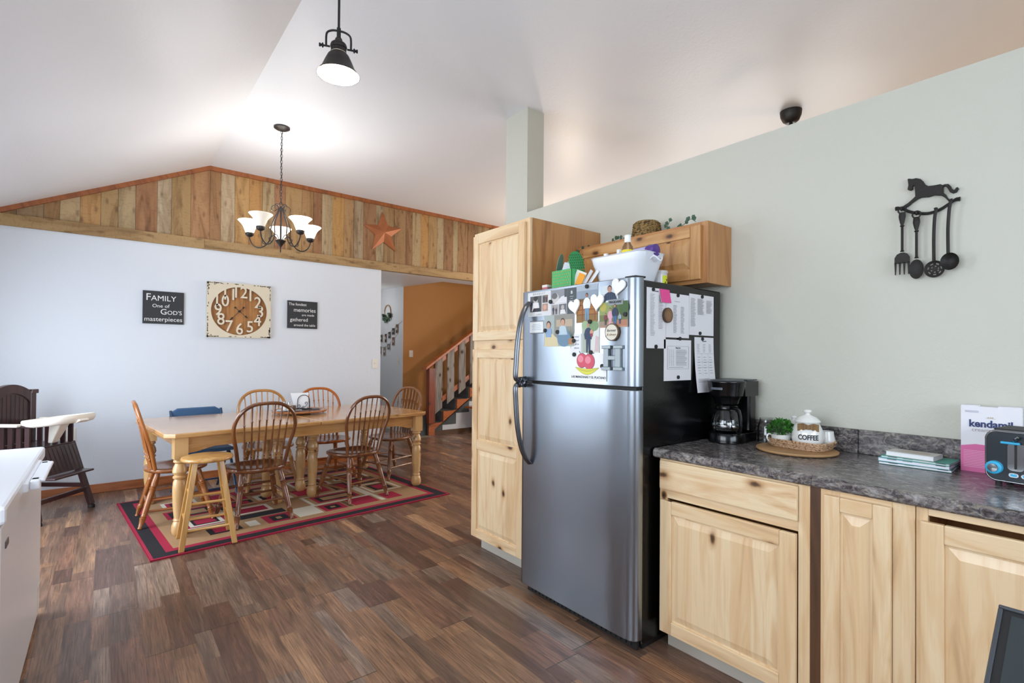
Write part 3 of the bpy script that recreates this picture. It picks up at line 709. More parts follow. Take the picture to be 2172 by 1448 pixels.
def d_baby(mb, w, h):
    rect(mb, 0, w, 0, h, 'aeb8a8'); rect(mb, w*.45, w, 0, h*.8, 'd9dcd6', 2); ell(mb, w*.7, h*.85, .03, .025, '7d9a6e', 3); ell(mb, w*.2, h*.9, .025, .02, '9db58b', 3)
    figure(mb, w*.38, .004, h*.94, '2b3c58', '33405c', 'b98a6c', '9a948a', 4); ell(mb, w*.58, h*.66, .011, .013, 'cf9a82', 8); rect(mb, w*.52, w*.64, h*.52, h*.62, '9a3a44', 8)
    poly(mb, [(w*.75, h*.05), (w*.95, h*.05), (w*.98, h*.5), (w*.8, h*.55)], 'd3b9bb', 3)
def d_frig(mb, w, h):
    rect(mb, 0, w, 0, h, '8f959b'); text(mb, 'FRIGIDAIRE', .0145, w/2, -.0008, h*.5, '26282b', bold=.0003)
def d_apples(mb, w, h):
    rect(mb, 0, w, 0, h, 'f3f3f5')
    for cx, cz, rx, rz in ((w*.32, h*.735, .034, .035), (w*.53, h*.70, .035, .037)):
        ell(mb, cx, cz, rx + .0018, rz + .0018, '3d2327', 2, 24); ell(mb, cx, cz, rx, rz, 'd4566a', 3, 24); ell(mb, cx - .008, cz + .008, rx * .55, rz * .5, 'e98c9a', 4, 20)
        poly(mb, [(cx - .012, cz + rz), (cx - .009, cz + rz), (cx - .016, cz + rz + .012), (cx - .020, cz + rz + .012)], '2a1c1c', 4)
    n = 16; up = []; lo = []
    for k in range(n + 1):
        a = k / n; x = w * (.13 + .67 * a); up.append((x, h * (.475 - .05 * math.sin(PI * a)))); lo.append((x, h * (.475 - .26 * math.sin(PI * a))))
    poly(mb, [(x, z - .0015) for x, z in lo] + [(x, z + .0015) for x, z in up[::-1]], '7d7a3a', 2); poly(mb, lo + up[::-1], 'dfdc52', 3)
    poly(mb, [(x, h * .475 - (h * .475 - z) * .55) for x, z in lo] + [(x, h * .475 - (h * .475 - z) * .47) for x, z in lo[::-1]], 'a9a63a', 4)
    text(mb, 'LAS MANZANAS Y EL PLATANO', .0158, w / 2, -.0008, h * .115, '3d4148', bold=.0002)
cards = [
 ('photo_card', 'pale birth announcement card with spaced capitals across its top, at the freezer door corner', 'photo card', 2.159, 1.972, 1.553, 1.686, d_card1, 0),
 ('photo_card', 'black and white baby photo collage card beside the dark B card', 'photo card', 1.971, 1.851, 1.551, 1.684, d_card2, 0),
 ('photo_card', 'charcoal card printed with a large B on the freezer door', 'photo card', 1.850, 1.784, 1.552, 1.684, d_cardB, 0),
 ('photo_print', 'photo of a person in white shirt and jeans by a red fence', 'photo', 1.783, 1.642, 1.503, 1.690, d_cowboy, 0),
 ('photo_print', 'portrait photo of a person in a dark plaid shirt with glasses', 'photo', 1.618, 1.519, 1.60, 1.670, d_topman, 0),
 ('photo_print', 'outdoor family photo of four people seated before green shrubs', 'photo', 1.632, 1.462, 1.472, 1.592, d_family, 0),
 ('note_card', 'small white note with dark scalloped edge beside the freezer handle', 'note', 2.140, 2.030, 1.459, 1.528, d_scal, 0),
 ('photo_print', 'photo of two children seated, one in blue shirt, with a potted plant', 'photo', 2.022, 1.799, 1.387, 1.552, d_two, 0),
 ('note_card', 'white card with faint handwritten lettering left of the apple drawing', 'note', 1.828, 1.750, 1.345, 1.449, d_verse, 0),
 ('photo_print', 'narrow photo of a person in navy clothes holding a baby', 'photo', 1.745, 1.631, 1.353, 1.506, d_baby, 0),
 ('badge_plate', 'small grey lettered maker plate below the portrait photo', 'badge', 1.578, 1.490, 1.576, 1.602, d_frig, .0015),
 ('drawing_sheet', 'childs drawing of two red apples and a yellow banana', 'drawing', 1.816, 1.585, 1.219, 1.350, d_apples, .0012)]
for n_, lb, ct, a, b, c, d, fn, lift in cards: front_card(n_, lb, ct, a, b, c, d, fn, 'papers and photos on the freezer door' if n_ != 'badge_plate' else None, lift=lift)
def heart_pts(r, n=28):
    out = []
    for k in range(n):
        a = 2 * PI * k / n; out.append((r * .0625 * 16 * math.sin(a) ** 3 * .92, r * .0625 * (13 * math.cos(a) - 5 * math.cos(2*a) - 2 * math.cos(3*a) - math.cos(4*a))))
    return out[::-1]
for lb, y, z, r, tilt in (('white wooden heart magnet, lowest and leftmost of three, over the B card corner', 1.792, 1.588, .042, 12), ('white wooden heart magnet between the fence photo and the portrait', 1.641, 1.600, .045, -6), ('white wooden heart magnet at the top right corner of the freezer door', 1.512, 1.660, .043, -16)):
    mb = MB(); ca, sa = math.cos(R(tilt)), math.sin(R(tilt)); mb.col = lin('ecebe6')
    mb.prism([(x * ca - z_ * sa, x * sa + z_ * ca) for x, z_ in heart_pts(r)], -.008, 0)
    tag(mb.build('heart_magnet', M['gloss'], loc=(FX - .004, y, z), rotz=-PI/2), lb, 'magnet', 'white heart magnets')
def disc_magnet(loc, rotz, lb, grp, r=.0105):
    mb = MB(); mb.prism([(r * math.cos(2*PI*k/16), r * math.sin(2*PI*k/16)) for k in range(16)], -.006, 0)
    tag(mb.build('round_magnet', M['matblk'], loc=loc, rotz=rotz), lb, 'magnet', grp)
for (y, z), wh in zip([(2.15, 1.629), (1.97, 1.624), (1.709, 1.679), (2.01, 1.473), (1.915, 1.462), (1.796, 1.414), (1.688, 1.505), (1.681, 1.356), (1.792, 1.345), (1.607, 1.29), (1.473, 1.528)],
    ['at the left edge of the birth announcement card', 'between the birth announcement card and the baby collage', 'on top of the red fence photo', 'between the scalloped note and the two-children photo', 'in the middle of the two-children photo', 'at the lower right corner of the two-children photo', 'between the fence photo and the baby photo', 'at the bottom of the person-with-baby photo', 'at the top left of the apple drawing', 'at the right edge of the apple drawing', 'at the right edge of the family photo']):
    disc_magnet((FX - .005, y, z), -PI/2, 'small black round magnet ' + wh, 'black magnets on the freezer door')
# FOREVER wood slice and letter H
mb = MB(); n = 26; mb.col = lin('5f4b38'); rr = [.0405 * (1 + random.uniform(-.03, .03)) for _ in range(n)]
mb.prism([(rr[k] * math.cos(2*PI*k/n), rr[k] * math.sin(2*PI*k/n)) for k in range(n)], -.012, 0)
mb.M = Matrix.Translation((0, -.012, 0)); ell(mb, 0, 0, .036, .036, 'ddd6c6', 2, 26); text(mb, 'forever', .018, 0, -.0012, .008, '5a5550', shear=.35); text(mb, '& always', .016, 0, -.0012, -.011, 'a08a70', shear=.35)
tag(mb.build('wood_slice_magnet', M['paper'], loc=(FX - .004, 1.545, 1.449), rotz=-PI/2), 'pale bark-edged wood slice magnet with script lettering', 'magnet')
mb = MB(); mb.col = lin('6f7c80'); T = -.016
for x0, x1, z0, z1 in ((-.062, -.008, .042, .058), (.008, .062, .042, .058), (-.062, -.008, -.058, -.042), (.008, .062, -.058, -.042), (-.050, -.020, -.043, .043), (.020, .050, -.043, .043), (-.021, .021, -.010, .010)): mb.box(x0, x1, T, 0, z0, z1)
tag(mb.build('letter_magnet', M['gloss'], loc=(FX - .002, 1.543, 1.330), rotz=-PI/2, bevel=.002), 'grey metal block letter H magnet', 'magnet')

# papers on the black side (facing -y)
SY = 1.4235
def side_card(name, label, cat, x0, x1, z0, z1, draw, th=.001, lift=0, curl=0, grp='printed sheets on the refrigerator side'):
    w_, h_ = x1 - x0, z1 - z0; mb = MB(); mb.col = lin('e9e7ec')
    N_ = 10
    for k in range(N_):
        za, zb = h_ * k / N_, h_ * (k + 1) / N_; ya, yb = -curl * (1 - za / h_) ** 2, -curl * (1 - zb / h_) ** 2
        mb.hexa([(0, ya, za), (w_, ya, za), (w_, ya + th, za), (0, ya + th, za), (0, yb, zb), (w_, yb, zb), (w_, yb + th, zb), (0, yb + th, zb)])
    b0 = len(mb.v); draw(mb, w_, h_)
    for i in range(b0, len(mb.v)):
        x, y, z = mb.v[i]; mb.v[i] = (x, y - curl * (1 - z / h_) ** 2, z)
    return tag(mb.build(name, M['paper'], loc=(x0, SY - th - lift, z0)), label, cat, grp)
def lines(mb, x0, x1, z0, z1, n, c='6a6870', jit=.3, t=.0016, lv=2):
    for k in range(n):
        z = z1 - (z1 - z0) * (k + .5) / n; e = x1 - (x1 - x0) * random.uniform(0, jit); rect(mb, x0, e, z, z + t, c, lv)
def s_p1(mb, w, h):
    text(mb, 'schedule', .009, w*.5, -.0008, h*.95, '55535c'); lines(mb, w*.18, w*.42, h*.2, h*.90, 30); lines(mb, w*.60, w*.84, h*.32, h*.90, 24)
def s_p2(mb, w, h):
    lines(mb, w*.35, w*.65, h*.80, h*.84, 1); lines(mb, w*.30, w*.46, h*.1, h*.74, 26); lines(mb, w*.62, w*.78, h*.1, h*.72, 24)
def s_p3(mb, w, h):
    lines(mb, w*.05, w*.25, h*.2, h*.9, 34, t=.0013); lines(mb, w*.32, w*.6, h*.5, h*.9, 24, t=.0012); lines(mb, w*.68, w*.92, h*.55, h*.88, 16, t=.0013)
def s_p4(mb, w, h):
    for a, b, c, d in ((.12, .9, .84, .845), (.12, .9, .28, .285), (.12, .128, .28, .84), (.892, .9, .28, .84)): rect(mb, w*a, w*b, h*c, h*d, '77757d', 2)
    text(mb, 'Menu List', .010, w*.5, -.0008, h*.80, '45434c')
    for x in (.17, .24, .31): lines(mb, w*x, w*(x+.04), h*.36, h*.76, 13)
    lines(mb, w*.42, w*.84, h*.36, h*.76, 13); lines(mb, w*.16, w*.86, h*.3, h*.34, 1)
def s_p5(mb, w, h):
    text(mb, 'Household', .008, w*.5, -.0008, h*.93, '45434c')
    for x in (.12, .42, .72): lines(mb, w*x, w*(x+.14), h*.72, h*.88, 6); lines(mb, w*x, w*(x+.17), h*.32, h*.66, 7)
    for x in (.34, .66): rect(mb, w*x, w*x+.001, h*.3, h*.7, '88868e', 2)
    for z in (.7, .55, .45): rect(mb, w*.1, w*.95, h*z, h*z+.001, '88868e', 2)
    lines(mb, w*.1, w*.9, h*.18, h*.25, 3)
side_card('printed_sheet', 'tall white sheet of two name columns at the front edge of the black side', 'paper', 1.925, 2.074, 1.376, 1.656, s_p1)
side_card('printed_sheet', 'white two-column sheet pinned centrally, wood slice overlapping its left edge', 'paper', 2.076, 2.270, 1.430, 1.643, s_p2, lift=.0)
side_card('printed_sheet', 'densely printed white sheet at the top rear of the black side', 'paper', 2.272, 2.500, 1.448, 1.655, s_p3)
side_card('printed_sheet', 'white sheet with a boxed menu list below the central sheet', 'paper', 2.060, 2.290, 1.222, 1.420, s_p4)
side_card('printed_sheet', 'white sheet with a small table, hanging lowest beside the coffee maker', 'paper', 2.320, 2.50, 1.157, 1.438, s_p5, curl=.02)
def s_pink(mb, w, h):
    rect(mb, 0, w, 0, h, 'e64a93')
    for k in range(4): text(mb, ('Gate', 'open at', '7 pm', 'Wed')[k], .010, w*.45, -.0008, h*(.84-k*.2), '7a2a55', shear=.3)
side_card('sticky_note', 'bright pink handwritten sticky note over the top of the name sheet', 'sticky note', 2.020, 2.098, 1.592, 1.656, s_pink, lift=.0025, curl=.012, grp=None)['category'] = 'sticky note'
mb = MB(); n = 24; mb.col = lin('4a3526'); mb.prism([(.036 * math.cos(2*PI*k/n), .036 * math.sin(2*PI*k/n)) for k in range(n)], -.010, 0); mb.M = Matrix.Translation((0, -.010, 0)); ell(mb, 0, 0, .032, .032, '7c5b3d', 1, 24); ell(mb, 0, 0, .020, .020, '8b6846', 2, 24)
tag(mb.build('wood_slice_magnet', M['paper'], loc=(2.078, SY - .0035, 1.534)), 'brown wood slice magnet on the black side papers', 'magnet')
for (x, z), wh in zip([(1.972, 1.648), (2.17, 1.636), (2.386, 1.646), (2.367, 1.458), (2.39, 1.43), (2.189, 1.426), (1.994, 1.384), (2.175, 1.238)], ['at the top of the front name sheet', 'at the top of the central two-column sheet', 'at the top of the rear dense sheet', 'at the bottom of the rear dense sheet', 'at the top of the lowest hanging sheet', 'between the central sheet and the menu list', 'at the bottom of the front name sheet', 'at the bottom of the menu list sheet']):
    disc_magnet((x, SY - .001, z), 0, 'small black round magnet ' + wh, 'black magnets on the refrigerator side', .009)

# ---------------------------------------------------------------- things on top of the refrigerator
TZ = 1.6885
def tub_mesh(w0, d0, w1, d1, h, r=.045, th=.004, n=8):
    """oval-cornered open tub, bottom w0 x d0, top w1 x d1"""
    def ring(w, d, z, r):
        out = []
        for cx, cy, a0 in ((w/2-r, d/2-r, 0), (-w/2+r, d/2-r, 90), (-w/2+r, -d/2+r, 180), (w/2-r, -d/2+r, 270)):
            for k in range(n): a = R(a0 + 90 * k / (n - 1)); out.append((cx + r * math.cos(a), cy + r * math.sin(a), z))
        return out
    rings = [ring(w0, d0, 0, r), ring(w0 + (w1-w0)*.72, d0 + (d1-d0)*.72, h*.72, r), ring(w0 + (w1-w0)*.74 + .003, d0 + (d1-d0)*.74 + .003, h*.74, r), ring(w1, d1, h, r), ring(w1 + .008, d1 + .008, h + .003, r), ring(w1, d1, h + .006, r), ring(w1 - 2*th, d1 - 2*th, h, r), ring(w0 - 2*th, d0 - 2*th, th, r)]
    return rings
def add_rings(mb, rings, cap0=True, cap1=True):
    m = len(rings[0]); vs = [p for r_ in rings for p in r_]; fs = []
    for i in range(len(rings) - 1):
        for k in range(m): k2 = (k+1) % m; fs.append((i*m+k, i*m+k2, (i+1)*m+k2, (i+1)*m+k))
    if cap0: fs.append(tuple(range(m-1, -1, -1)))
    if cap1: fs.append(tuple(range((len(rings)-1)*m, len(rings)*m)))
    mb.add(vs, fs, [[(vs[i][0] + vs[i][1], vs[i][2]) for i in f] for f in fs])
t = thing('metal_tub', 'white enamel metal tub with ring handles holding bottles, on the refrigerator', 'tub', (2.085, 1.665, TZ), R(90))
mb = MB(); add_rings(mb, tub_mesh(.25, .15, .34, .21, .155)); mb.build('basin', M['white'], parent=t, smooth=True, ang=40)
for s_ in (-1, 1):
    mb = MB(); mb.tube(catmull([(s_*.165, -.03, .125), (s_*.190, -.03, .135), (s_*.203, 0, .112), (s_*.190, .03, .135), (s_*.165, .03, .125)], 5), .004, 8); mb.build('handle', M['white'], parent=t, smooth=True)
def bottle(name, label, x, y, z, r, h, body, cap, bm='paper', parts=None, grp='bottles in the white tub'):
    t = thing(name, label, 'bottle', (x, y, z), 0, grp)
    mb = MB(); mb.col = lin(body) if isinstance(body, str) else (1,)*4; mb.lathe([(r*.9, 0), (r, .006), (r, h*.68), (r*.85, h*.78), (r*.45, h*.86), (r*.42, h*.9)], 20); mb.build('bottle_body', M[bm], parent=t, smooth=True)
    mb = MB(); mb.col = lin(cap); mb.lathe([(r*.5, h*.86), (r*.55, h*.87), (r*.55, h), (r*.5, h*1.005)], 18); mb.build('cap', M['gloss'], parent=t, smooth=True)
    if parts: parts(t)
    return t
bz = TZ + .005
bottle('medicine_bottle', 'small pink-labelled bottle with white cap, leftmost in the white tub', 2.06, 1.782, bz, .024, .185, 'd8a392', 'f0efec', 'gloss')
bottle('medicine_bottle', 'dusty pink bottle with white cap between the two other bottles in the tub', 2.085, 1.715, bz, .024, .20, 'b88a90', 'efeeec', 'gloss')
def ylab(t): mb = MB(); mb.col = lin('e8d72f'); mb.lathe([(.0315, .15), (.0315, .185)], 20, cap=False); mb.build('label', M['paper'], parent=t, smooth=True)
bottle('clear_bottle', 'tall clear plastic bottle with ribbed white cap in the white tub', 2.075, 1.652, bz, .031, .262, 'ffffff', 'f4f4f2', 'glass', ylab)
t = thing('wipes_tube', 'purple rounded bottle lying across the right end of the white tub', 'bottle', (2.10, 1.535, TZ + .172), R(95), 'bottles in the white tub')
mb = MB(); mb.col = lin('4b2a86'); mb.M = Matrix.Rotation(R(90), 4, 'Y'); mb.lathe([(.012, -.045), (.03, -.04), (.032, 0), (.028, .01)], 20); mb.build('cap', M['gloss'], parent=t, smooth=True)
mb = MB(); mb.col = lin('b9b4dd'); mb.M = Matrix.Rotation(R(90), 4, 'Y'); mb.lathe([(.024, .011), (.026, .016), (.026, .09), (.020, .10)], 20); mb.build('bottle_body', M['gloss'], parent=t, smooth=True)
t.rotation_euler = (0, R(0), R(90))
# white canister with yellow label
t = thing('plastic_canister', 'white lidded plastic canister with yellow label right of the white tub', 'canister', (2.242, 1.578, TZ))
mb = MB(); mb.col = lin('dcdadb'); mb.lathe([(.038, 0), (.040, .005), (.040, .078)], 24); mb.build('canister_body', M['gloss'], parent=t, smooth=True)
mb = MB(); mb.col = lin('cfccca'); mb.lathe([(.043, .078), (.044, .082), (.043, .092), (.036, .094)], 24); mb.build('lid', M['gloss'], parent=t, smooth=True)
mb = MB(); mb.col = lin('d9e02b'); n = 6
vs = []; 
for k in range(n + 1): a = R(-122 + 48 * k / n); vs += [(.0408 * math.cos(a), .0408 * math.sin(a), .004), (.0408 * math.cos(a), .0408 * math.sin(a), .066)]
mb.add(vs, [(2*k, 2*k+2, 2*k+3, 2*k+1) for k in range(n)]); mb.col = lin('22231c')
for k in range(3): a = R(-112 + 14*k); mb.box(.0412*math.cos(a)-.003, .0412*math.cos(a)+.003, .0412*math.sin(a)-.0005, .0412*math.sin(a), .012 + .014*k, .02 + .014*k)
mb.build('label', M['paper'], parent=t)
# green gift box with gold dots
t = thing('gift_box', 'open green gift box with gold polka dots stuffed with cards', 'box', (1.985, 1.990, TZ), -PI/2)
mb = MB(); mb.col = lin('46b06a'); W_, D_, Hh = .155, .10, .118
mb.box(-W_/2, W_/2, -D_/2, -D_/2 + .002, 0, Hh); mb.box(-W_/2, W_/2, D_/2 - .002, D_/2, 0, Hh); mb.box(-W_/2, -W_/2 + .002, -D_/2, D_/2, 0, Hh); mb.box(W_/2 - .002, W_/2, -D_/2, D_/2, 0, Hh); mb.box(-W_/2, W_/2, -D_/2, D_/2, 0, .002)
mb.M = Matrix.Translation((0, -D_/2, 0))
for i in range(9):
    for j in range(7):
        x = -W_/2 + .009 + i * .017 + (j % 2) * .0085; z = .009 + j * .0165
        if x < W_/2 - .005: ell(mb, x, z, .0043, .0043, 'a9a04a', 1, 10)
mb.build('box_body', M['paper'], parent=t)
for s_, c_ in ((-1, '6f9486'), (1, '2f8a4c')):
    mb = MB(); mb.col = lin(c_); pts = [(.052 * math.cos(PI * k / 12), .055 * math.sin(PI * k / 12) + .05) for k in range(13)] + [(-.052, 0), (.052, 0)]
    mb.M = Matrix.Translation((s_ * (W_/2 - .004), 0, Hh)) @ Matrix.Rotation(R(-s_ * 14), 4, 'Y') @ Matrix.Rotation(R(90 - 25 * s_), 4, 'Z')
    mb.prism([(x * .8, z) for x, z in pts], -.001, .001)
    if s_ > 0:
        for i in range(-3, 4):
            for j in range(6): ell(mb, i * .012 + (j % 2) * .006, .008 + j * .015, .0025, .0045, '1c4a2a', 4, 8); 
    mb.build('flap', M['paper'], parent=t)
def stand_card(name, label, x, y, z, w, h, c, rz, tilt, grp, extra=None):
    mb = MB(); mb.col = lin(c); mb.box(-w/2, w/2, -.0008, .0008, 0, h)
    if extra: extra(mb)
    o = mb.build(name, M['paper']); o.location = (x, y, z); o.rotation_euler = (R(tilt[0]), R(tilt[1]), rz); return tag(o, label, 'card', grp)
G_ = 'cards and envelopes by the green box'
def ex_thank(mb): rect(mb, -.055, .055, .015, .085, 'a9cbb9', 3); rect(mb, -.047, .047, .02, .078, 'dfe6e2', 4); text(mb, 'THANK YOU', .010, 0, -.0022, .066, '5a6a62'); [rect(mb, -.03, .03, .03 + .008*k, .0315 + .008*k, '9aa8a0', 5) for k in range(4)]
stand_card('greeting_card', 'mint green thank you card leaning out of the green box', 2.01, 2.00, TZ + .10, .15, .10, '9fd0b8', -PI/2 - .1, (-18, -12), G_, ex_thank)
stand_card('greeting_card', 'white pointed card standing inside the green box', 1.975, 2.01, TZ + .085, .05, .08, 'dfe6ee', -PI/2 + .5, (0, 20), G_)
stand_card('envelope', 'white window envelope leaning against the right of the green box', 1.955, 1.905, TZ + .002, .075, .105, 'e6e2dc', -PI/2, (-6, 22), G_)
stand_card('envelope', 'orange card in front of the white envelope', 1.950, 1.893, TZ + .002, .045, .09, 'f0a02c', -PI/2, (-6, 24), G_)
stand_card('envelope', 'pale grey folded letter fanned right of the orange card', 1.960, 1.865, TZ + .002, .02, .115, 'c9cbd0', -PI/2, (-6, 34), G_)
stand_card('envelope', 'white folded letter leaning furthest right in the fan of letters', 1.975, 1.850, TZ + .002, .02, .12, 'e9eaee', -PI/2, (-6, 40), G_)
mb = MB(); mb.col = lin('c46a72'); mb.box(-.02, .02, -.02, .02, 0, .05); mb.col = lin('e3dcd4'); mb.box(-.021, .021, -.021, .021, .035, .05); tag(mb.build('seed_packet', M['paper'], loc=(1.95, 2.12, TZ), bevel=.002), 'small red and green printed carton at the left end of the refrigerator top', 'carton')
mb = MB(); mb.col = lin('8b8d90')
for k in range(5): mb.hexa([(x, y, z) for x, y, z in [(-.05+.02*k, -.03, 0), (-.03+.02*k, -.03, 0), (-.03+.02*k, .03, 0), (-.05+.02*k, .03, 0), (-.05+.02*k, -.02, .02+.008*(k%2)), (-.03+.02*k, -.02, .025-.008*(k%2)), (-.03+.02*k, .02, .03), (-.05+.02*k, .02, .025)]])
tag(mb.build('plastic_bag', M['paper'], loc=(1.945, 1.845, TZ), rotz=-PI/2, bevel=.003), 'crumpled grey plastic wrap between the letters and the white tub', 'bag')

# ---------------------------------------------------------------- on top of the wall cabinet
def leaf(mb, p, d, L, wd, n=(0, 0, 1)):
    p = Vector(p); d = Vector(d).normalized(); s_ = d.cross(Vector(n)).normalized(); u_ = s_.cross(d)
    pts = [p, p + d*L*.3 + s_*wd*.8 + u_*.1*wd, p + d*L*.65 + s_*wd + u_*.1*wd, p + d*L, p + d*L*.65 - s_*wd + u_*.1*wd, p + d*L*.3 - s_*wd*.8 + u_*.1*wd, p + d*L*.5 - u_*.15*wd]
    mb.add([tuple(q_) for q_ in pts], [(0, 1, 6), (1, 2, 6), (2, 3, 6), (3, 4, 6), (4, 5, 6), (5, 0, 6)])
t = thing('woven_basket', 'brown woven basket upside down on top of the wall cabinet', 'basket', (2.50, 1.85, 2.0352))
mb = MB(); mb.lathe([(.088, 0), (.086, .012), (.083, .03), (.081, .05), (.077, .07), (.075, .092), (.066, .1), (.001, .101)], 32); mb.build('basket_body', M['wick'], parent=t, smooth=True)
mb = MB()
for k in range(7): z = .008 + k * .013; mb.tube([((.0875-.0018*k) * math.cos(2*PI*i/36), (.0875-.0018*k) * math.sin(2*PI*i/36), z + .001*math.sin(i*1.7)) for i in range(36)], .0042, 5, closed=True)
mb.build('rim_coils', M['wick'], parent=t, smooth=True)
def sprig(label, base, pts, nl, seed, sz=.028):
    rnd = random.Random(seed); t = thing('eucalyptus_sprig', label, 'artificial plant', base, 0, 'eucalyptus sprigs above the cabinets')
    P = catmull(pts, 5); mb = MB(); mb.tube(P, .0016, 5); mb.build('stem', M['leaf2'], parent=t)
    for k in range(nl):
        q_ = P[int((k + .7) / nl * (len(P) - 1))]; a = rnd.uniform(0, 2*PI)
        mb = MB(); mb.lathe; leaf(mb, q_, (math.cos(a) * .3, math.cos(a), .35 + .5 * rnd.random()), sz * rnd.uniform(.8, 1.25), sz * .42, (1, .2, .2)); mb.build('leaf', M['leaf2'], parent=t)
sprig('green eucalyptus sprig left of the woven basket', (2.47, 1.98, 2.036), [(0, 0, 0), (0, .03, .02), (0, .07, .03), (0, .10, .02)], 8, 3)
sprig('single green eucalyptus tip just right of the woven basket', (2.47, 1.69, 2.036), [(0, 0, 0), (0, 0, .03), (0, -.01, .05), (0, -.02, .07)], 4, 5)
sprig('green eucalyptus sprig at the right end of the cabinet top', (2.47, 1.60, 2.036), [(0, .03, 0), (0, 0, .02), (0, -.03, .035), (0, -.06, .05), (0, -.09, .03)], 8, 9)
sprig('lone green eucalyptus tip above the thank you card', (2.47, 2.27, 2.036), [(0, 0, 0), (-.05, .0, -.0), (-.10, .0, -.02), (-.12, .0, -.05)], 3, 11)
# ================================================================ ON THE COUNTER
CZ = .9163
t = thing('coffee_maker', 'black drip coffee maker with glass carafe beside the refrigerator', 'coffee maker', (2.42, 1.305, CZ), -PI/2)
# local: faces -y
mb = MB(); mb.lathe([(.083, 0), (.086, .004), (.086, .040), (.080, .050), (.001, .051)], 32); mb.box(-.075, .075, 0, .155, 0, .046); mb.build('base', M['blackpl'], parent=t, smooth=True, bevel=.003)
mb = MB(); mb.box(-.072, .072, .088, .160, .046, .298); mb.build('water_tank', M['blackpl'], parent=t, bevel=.012)
mb = MB(); mb.lathe([(.045, .187), (.056, .190), (.062, .212), (.072, .225), (.080, .232), (.088, .290), (.091, .300), (.088, .304), (.001, .306)], 32); mb.box(-.085, .085, .02, .155, .228, .303); mb.build('brew_basket', M['blackpl'], parent=t, smooth=True, bevel=.003)
mb = MB(); mb.lathe([(.080, .3045), (.078, .309), (.001, .310)], 32); mb.box(-.075, .075, .06, .158, .3045, .311); mb.build('lid', pbr('grey_lid', '42484d', .3), parent=t, smooth=True)
mb = MB(); mb.col = lin('8f97a3')
V = []
for k in range(9): a = R(-90 - 5.5 - 21 + 5.25 * k); V += [(.0872*math.cos(a), .0872*math.sin(a), .262), (.0877*math.cos(a), .0877*math.sin(a), .272)]
mb.add(V, [(2*k, 2*k+2, 2*k+3, 2*k+1) for k in range(8)]); mb.col = lin('2a2b30')
vs_, fs_ = text_mesh('BLACK+DECKER', .0082, ext=0, bold=.0002)
mb.add([(.0884*math.sin(R(-5.5) + vx/.088), -.0884*math.cos(R(-5.5) + vx/.088), .267 + vz) for vx, vy, vz in vs_], fs_)
mb.build('badge', M['paper'], parent=t)
mb = MB(); mb.lathe([(.055, .054), (.068, .060), (.074, .085), (.073, .110), (.062, .140), (.052, .160), (.050, .172), (.0475, .172), (.0495, .160), (.0595, .140), (.0705, .110), (.0715, .085), (.066, .062), (.001, .057)], 32, cap=False); cf = mb.build('carafe', M['glass'], parent=t, smooth=True)
mb = MB(); mb.lathe([(.052, .158), (.054, .162), (.054, .174), (.050, .182), (.001, .184)], 28); mb.build('carafe_lid', M['blackpl'], parent=cf, smooth=True)
mb = MB(); mb.lathe([(.0745, .078), (.0752, .083), (.0745, .088)], 32, cap=False); mb.build('carafe_band', M['chrome'], parent=cf, smooth=True)
mb = MB(); mb.tube(catmull([(.040, -.035, .170), (.068, -.055, .172), (.098, -.073, .165), (.110, -.080, .13), (.112, -.082, .085), (.100, -.074, .062), (.085, -.064, .070)], 6), [.009]*37, 10, flat=1.4, up=(.8, .6, .01)); mb.build('carafe_handle', M['blackpl'], parent=cf, smooth=True)
mb = MB(); mb.tube(catmull([(2.575, 1.235, CZ + .004), (2.585, 1.20, CZ + .004), (2.592, 1.10, CZ + .004), (2.593, 1.06, CZ + .03)], 6), .003, 6); o = mb.build('power_cord', M['matblk'], parent=t, smooth=True); o.matrix_parent_inverse = t.matrix_basis.inverted()
# glass jars
def jar(label, x, y, s_=1):
    t = thing('glass_jar', label, 'jar', (x, y, CZ))
    mb = MB(); p = [(.036, 0), (.041, .005), (.041, .082), (.034, .100), (.032, .106), (.032, .124), (.0295, .124), (.0295, .106), (.0315, .099), (.038, .081), (.038, .008), (.001, .006)]
    mb.lathe([(r * s_, z * s_) for r, z in p], 28, cap=False); mb.build('jar_body', M['glass'], parent=t, smooth=True)
    mb = MB(); mb.tube([(.034*s_*math.cos(2*PI*k/28), .034*s_*math.sin(2*PI*k/28), .112*s_) for k in range(28)], .0018, 6, closed=True); mb.build('neck_ring', M['glass'], parent=t, smooth=True)
jar('clear glass mason jar with open neck, right of the coffee maker', 2.545, 1.165)
